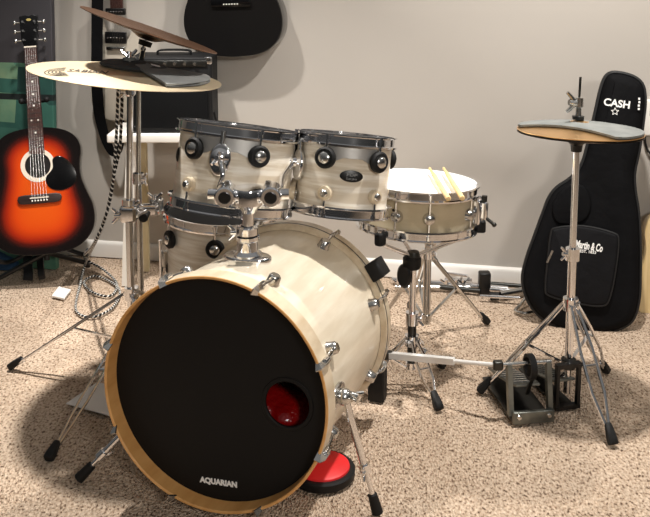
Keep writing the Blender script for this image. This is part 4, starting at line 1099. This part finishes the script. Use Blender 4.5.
pc = [at(214, 112, 3.24), at(217, 121, 3.25), at(224, 127, 3.28), at(240, 131, 3.3), at(262, 150, 3.32), V((at(262, 150, 3.32).x, 3.32, .08)), V((at(272, 150, 3.30).x, 3.24, .005))]
solo('power_cable', MB().path(smooth_open(pc, 6), .004, 8), rubber, 'thin black cable drooping from the right side of the amplifier', 'cable', origin=pc[-1])

# woven guitar cable hanging on the stand and coiled on the carpet
base = [at(118, 86, 2.53), at(117.5, 105, 2.53), at(115.5, 150, 2.56), at(111, 195, 2.6), at(100, 232, 2.68)]
gq = lambda x, y, z=.006: flo(x, y, z)
strand = base + [gq(86, 262, .06), gq(80, 285), gq(76, 310), gq(92, 317), gq(112, 308), gq(120, 292), gq(111, 282), gq(95, 276), gq(84, 282), gq(92, 292), gq(110, 296), gq(117, 284), gq(104, 270, .02), gq(90, 262, .03)]
back = [gq(84, 256, .07), at(93, 245, 2.70), at(106, 215, 2.62), at(114, 175, 2.58), at(119.5, 150, 2.56), at(121, 128, 2.55), at(122, 100, 2.54), at(121, 86, 2.53)]
solo('instrument_cable', MB().path(smooth_open(strand + back, 8), .0045, 8, uv=True), woven, 'black and white woven guitar cable hanging from the stand and coiled on the carpet', 'cable', origin=gq(100, 300, 0), ang=180)

# papers
def sheet(pxs, label, name, z=.003, th=.002, fold=0):
    q = [flo(x, y, z) for x, y in pxs]
    m = MB()._loft([q, [p + up * th for p in q]]); solo(name, m, paper, label, 'paper', origin=flo(*pxs[0]))
sheet([(52, 297), (64, 300), (71, 291), (59, 288)], 'small white paper card on the carpet beside the coiled cable', 'paper_card', th=.006)
sheet([(66, 404), (112, 417), (114, 386), (97, 383)], 'white paper sheet on the carpet half under the bass drum', 'paper_sheet')

# ------------------------------------------------------------------ gig bag
bo_ = flo(582, 326); lean = R_(9)
wy = (up * math.cos(lean) - wn * math.sin(lean)).normalized()
GB = frame(bo_, wd, wy)
def gbp(px, py, dz=0.0): return V(onplane(px, py, GB @ Matrix.Translation((0, 0, dz))))
ol = [(612, 72.5), (624, 73.5), (636, 78), (643, 86), (645, 101), (643, 122), (639, 150), (634.5, 172), (635, 190), (638.5, 214), (640, 245), (640, 275), (638.5, 300), (632, 317), (618, 326), (598, 330), (574, 328.5), (552, 321), (535, 309), (525, 293), (522.5, 276), (527, 256), (535, 234), (543, 212), (549, 197), (557, 187), (570, 178), (581, 165), (588, 142), (595, 112), (600, 90), (605, 77)]
bag = thing('gig_bag', 'black nylon guitar gig bag leaning upright against the wall', 'gig bag', GB)
ol = [(x, y + 3.0 * max(0, min(1, (y - 285) / 30))) for x, y in ol]
pts = smooth_closed([gbp(*q) for q in ol], 4)
part('bag_body', MB().prism(pts, -.085, .03, None, .035, 5), nylon, bag, ang=60)
m = MB().path([V((q.x, q.y, .006)) for q in pts], .006, 6, closed=True); part('piping', m, piping, bag)
pk_ = [(556, 228), (583, 226), (612, 232.5), (618.5, 240), (616, 268), (610, 297), (602, 306), (576, 303), (550, 296), (545.5, 288), (548, 258), (551, 234)]
pp_ = smooth_closed([gbp(*q, .045) for q in pk_], 4)
pkt = part('front_pocket', MB().prism(pp_, .028, .048, None, .010), nylon2, bag)
part('pocket_zip', MB().path([V((q.x * 1.0, q.y, .043)) for q in pp_], .0035, 6, closed=True), piping, pkt)
q = gbp(551, 254, .05); part('zip_pull', MB().bar(V((q.x - .012, q.y - .03, .048)), V((q.x + .005, q.y + .012, .05)), .007, .003), steel, pkt)
up_ = [(556, 222), (552, 208), (558, 194), (570, 184), (584, 186), (591, 200), (589, 215), (580, 223), (568, 225)]
part('upper_pocket', MB().prism(smooth_closed([gbp(*q, .035) for q in up_], 4), .026, .040, None, .008), nylon, bag)
def bag_text(s, a, c, size, dz, parent, nm, bold=0, shear=0, sx=1.0):
    A = gbp(*a, dz); C_ = gbp(*c, dz); d = C_ - A; ang = math.atan2(d.y, d.x); mid = (A + C_) / 2
    text(s, size, Matrix.Translation((mid.x, mid.y, dz)) @ Matrix.Rotation(ang, 4, 'Z'), whiteprint, parent, nm, .0005, bold, shear, sx)
bag_text('CASH', (604, 102), (630, 105.5), .033, .031, bag, 'bag_lettering', .03, 0, 1.0)
stc = gbp(615, 111.6, .031); m = MB()
so_ = [V((stc.x + r * math.sin(2 * PI * i / 10), stc.y + r * math.cos(2 * PI * i / 10), .0312)) for i in range(10) for r in ((.0125 if i % 2 == 0 else .0055),)]
for i in range(10): m.tube(so_[i], so_[(i + 1) % 10], .0011, n=5)
part('star_emblem', m, whiteprint, bag)
bag_text('Martin & Co', (575.5, 244), (602.5, 248.8), .034, .0485, pkt, 'pocket_lettering', .035, .1, .50)
bag_text('EST. 1833', (580, 251), (596, 252.7), .013, .0485, pkt, 'pocket_lettering', .02)
tg = gbp(638.5, 104, .02); part('side_tag', MB().box((tg.x, tg.y, .031), (.010, .045, .0012)), nylon2, bag)
text('BAGS', .012, Matrix.Translation((tg.x, tg.y, .0322)) @ Matrix.Rotation(R_(-86), 4, 'Z'), whiteprint, bag, 'tag_lettering', .0003, .02) if False else None
for k in range(4): part('tag_print', MB().box((tg.x + .001 * math.sin(k * 2), tg.y + .017 - k * .011, .0322), (.006, .007, .0008)), whiteprint, bag)
# blond guitar behind it at the right edge
b0 = flo(655, 322); BMx = frame(V((.99, 3.02, .07)), wd, up * math.cos(R_(7)) - wn * math.sin(R_(7)))
q = onplane(649.5, 315, BMx)
BMx = frame(BMx @ V((q[0] + .095, q[1] - .035, 0)), wd, up * math.cos(R_(7)) - wn * math.sin(R_(7)))
bg = thing('acoustic_guitar', 'blond acoustic guitar partly hidden behind the black gig bag at right edge', 'guitar', BMx)
acoustic(bg, .40, blond, blond, 0, .95, depth=.075)
part('neck', MB().box((0, .40 + .16, -.008), (.044, .36, .02), None, .004), rosewood, bg); part('headstock', MB().box((0, .79, -.012), (.06, .12, .014), None, .003), darkwood, bg)
# small white box on the wall at the right edge
w0 = onwall(645, 100, .03); w1 = onwall(672, 137, .03)
wbx = thing('wall_control_box', 'white box with a dark display on the wall at the far right edge', 'control box', frame((w0 + w1) / 2, wd, (0, 0, 1)))
wwid = (V((w1.x, w1.y, 0)) - V((w0.x, w0.y, 0))).length; whgt = abs(w0.z - w1.z)
part('casing', MB().box((0, 0, -.015), (wwid, whgt, .030), None, .006), whitepaint, wbx)
part('display', MB().box((.01, whgt * .24, .001), (wwid * .82, whgt * .34, .003), None, .001), displaymat, wbx)
cp = [onwall(646, 128, .02), onwall(645, 140, .02), onwall(647.5, 150, .015), onwall(652, 160, .015), onwall(655, 210, .012), onwall(655, 250, .012)]
solo('wall_cable', MB().path(smooth_open(cp, 6), .004, 8), rubber, 'thin black cable running down the wall at the far right edge', 'cable', origin=cp[-1])

# ------------------------------------------------------------------ folded hardware lying along the baseboard
def lay(px, py, z, push=0): return flo(px, py, z)
f1 = thing('folded_stand', 'folded chrome stand on the carpet along the baseboard, left with a black clamp', 'folded stand', flo(440, 290))
for a_, c_, r_, mt_ in (((392, 280), (508, 289), .011, chrome), ((420, 285), (480, 291), .009, darkmetal), ((395, 287), (470, 287), .009, steel)):
    part('tube', MB().tube(lay(*a_, .014), lay(*c_, .014), r_, n=12), mt_, f1, True)
for a_, c_ in (((440, 272), (468, 276)), ((445, 279), (472, 280))): part('leg', MB().tube(lay(*a_, .03), lay(*c_, .035), .006, n=10), chrome, f1, True)
m = MB()
for px in (398, 446, 456, 463): wingnut(m, lay(px, 283, .03), (0, -.3, 1), (1, 0, .2), .016)
part('wing_nut', m, chrome, f1, True)
cb_ = lay(484, 293, .0); part('clamp_block', MB().box(cb_ + V((0, 0, .041)), (.042, .04, .080), None, .006), plastic, f1, True, 'black clamp block standing upright')
f2 = thing('folded_stand', 'folded chrome stand on the carpet whose end reaches behind the gig bag', 'folded stand', flo(505, 293))
for a_, c_, r_, mt_ in (((482, 283), (535, 287), .008, darkmetal), ((484, 289), (540, 292), .008, chrome), ((500, 295), (536, 288), .013, steel), ((480, 296), (520, 298), .006, chrome)):
    part('tube', MB().tube(lay(*a_, .018), lay(*c_, .022), r_, n=12), mt_, f2, True)
part('clamp_knob', MB().tube(lay(490, 296, .014), lay(499, 296, .016), .014, n=14), rubber, f2, True)
lq = [lay(527, 296, .03), lay(521, 304, .012), lay(515, 311, .008), lay(525, 313, .008), lay(534, 311, .01)]
part('loop_leg', MB().path(smooth_open(lq, 4), .0055, 8), steel, f2, True)

# ------------------------------------------------------------------ camera, light
cam = bpy.data.cameras.new('camera'); co = bpy.data.objects.new('camera', cam); COL.objects.link(co)
co.location = (0, 0, H); co.rotation_euler = (PI / 2 - P, 0, 0)
cam.sensor_fit = 'HORIZONTAL'; cam.sensor_width = 36; cam.lens = 36 * F / 650; cam.shift_y = -(258.5 - CY) / 650; cam.clip_start = .05
SC.camera = co
def lamp(name, loc, power, size, target, col=(1, .95, .89), spread=150):
    l = bpy.data.lights.new(name, 'AREA'); l.shape = 'DISK'; l.size = size; l.energy = power; l.color = col; l.spread = R_(spread)
    o = bpy.data.objects.new(name, l); COL.objects.link(o); o.location = loc
    o.rotation_euler = (V(target) - V(loc)).to_track_quat('-Z', 'Y').to_euler()
lamp('ceiling_or_fill_lamp', (-.77, 2.66, 2.25), 18, .08, (-.72, 2.55, 0), spread=88)
lamp('ceiling_or_fill_lamp', (.62, 2.25, 2.25), 32, .08, (.62, 2.25, 0))
lamp('ceiling_or_fill_lamp', (1.9, 2.1, 2.25), 9, .09, (1.9, 2.1, 0))  # fill lamp added out of view to brighten the wall at right
lamp('ceiling_or_fill_lamp', (1.2, -1.7, 2.25), 34, .6, (.1, 3.0, .6))
w = bpy.data.worlds.new('room_light'); SC.world = w; w.use_nodes = True; nt = w.node_tree; bg_ = nt.nodes['Background']
tc = node(nt, 'ShaderNodeTexCoord'); sp = node(nt, 'ShaderNodeSeparateXYZ'); nt.links.new(tc.outputs['Generated'], sp.inputs[0])
rp = node(nt, 'ShaderNodeValToRGB'); e = rp.color_ramp.elements
e[0].position = .42; e[0].color = (.03, .029, .028, 1); e[1].position = .95; e[1].color = (.70, .69, .67, 1)
q = e.new(.56); q.color = (.15, .147, .142, 1)
mr = node(nt, 'ShaderNodeMath', operation='MULTIPLY_ADD'); mr.inputs[1].default_value = .5; mr.inputs[2].default_value = .5; nt.links.new(sp.outputs['Z'], mr.inputs[0])
nt.links.new(mr.outputs[0], rp.inputs['Fac']); nt.links.new(rp.outputs['Color'], bg_.inputs['Color']); bg_.inputs['Strength'].default_value = .30
SC.view_settings.view_transform = 'Standard'; SC.view_settings.look = 'None'; SC.view_settings.gamma = 1; SC.view_settings.exposure = .12
for o in list(SC.objects):
    g = {'rack_tom': 'rack toms above the bass drum', 'cymbal_stand': 'tripod cymbal stands round the kit', 'hi_hat_cymbal': 'pair of hi-hat cymbals',
         'folded_stand': 'folded stands along the baseboard'}.get(o.name.split('.')[0])
    if g and o.parent is None: o['group'] = g
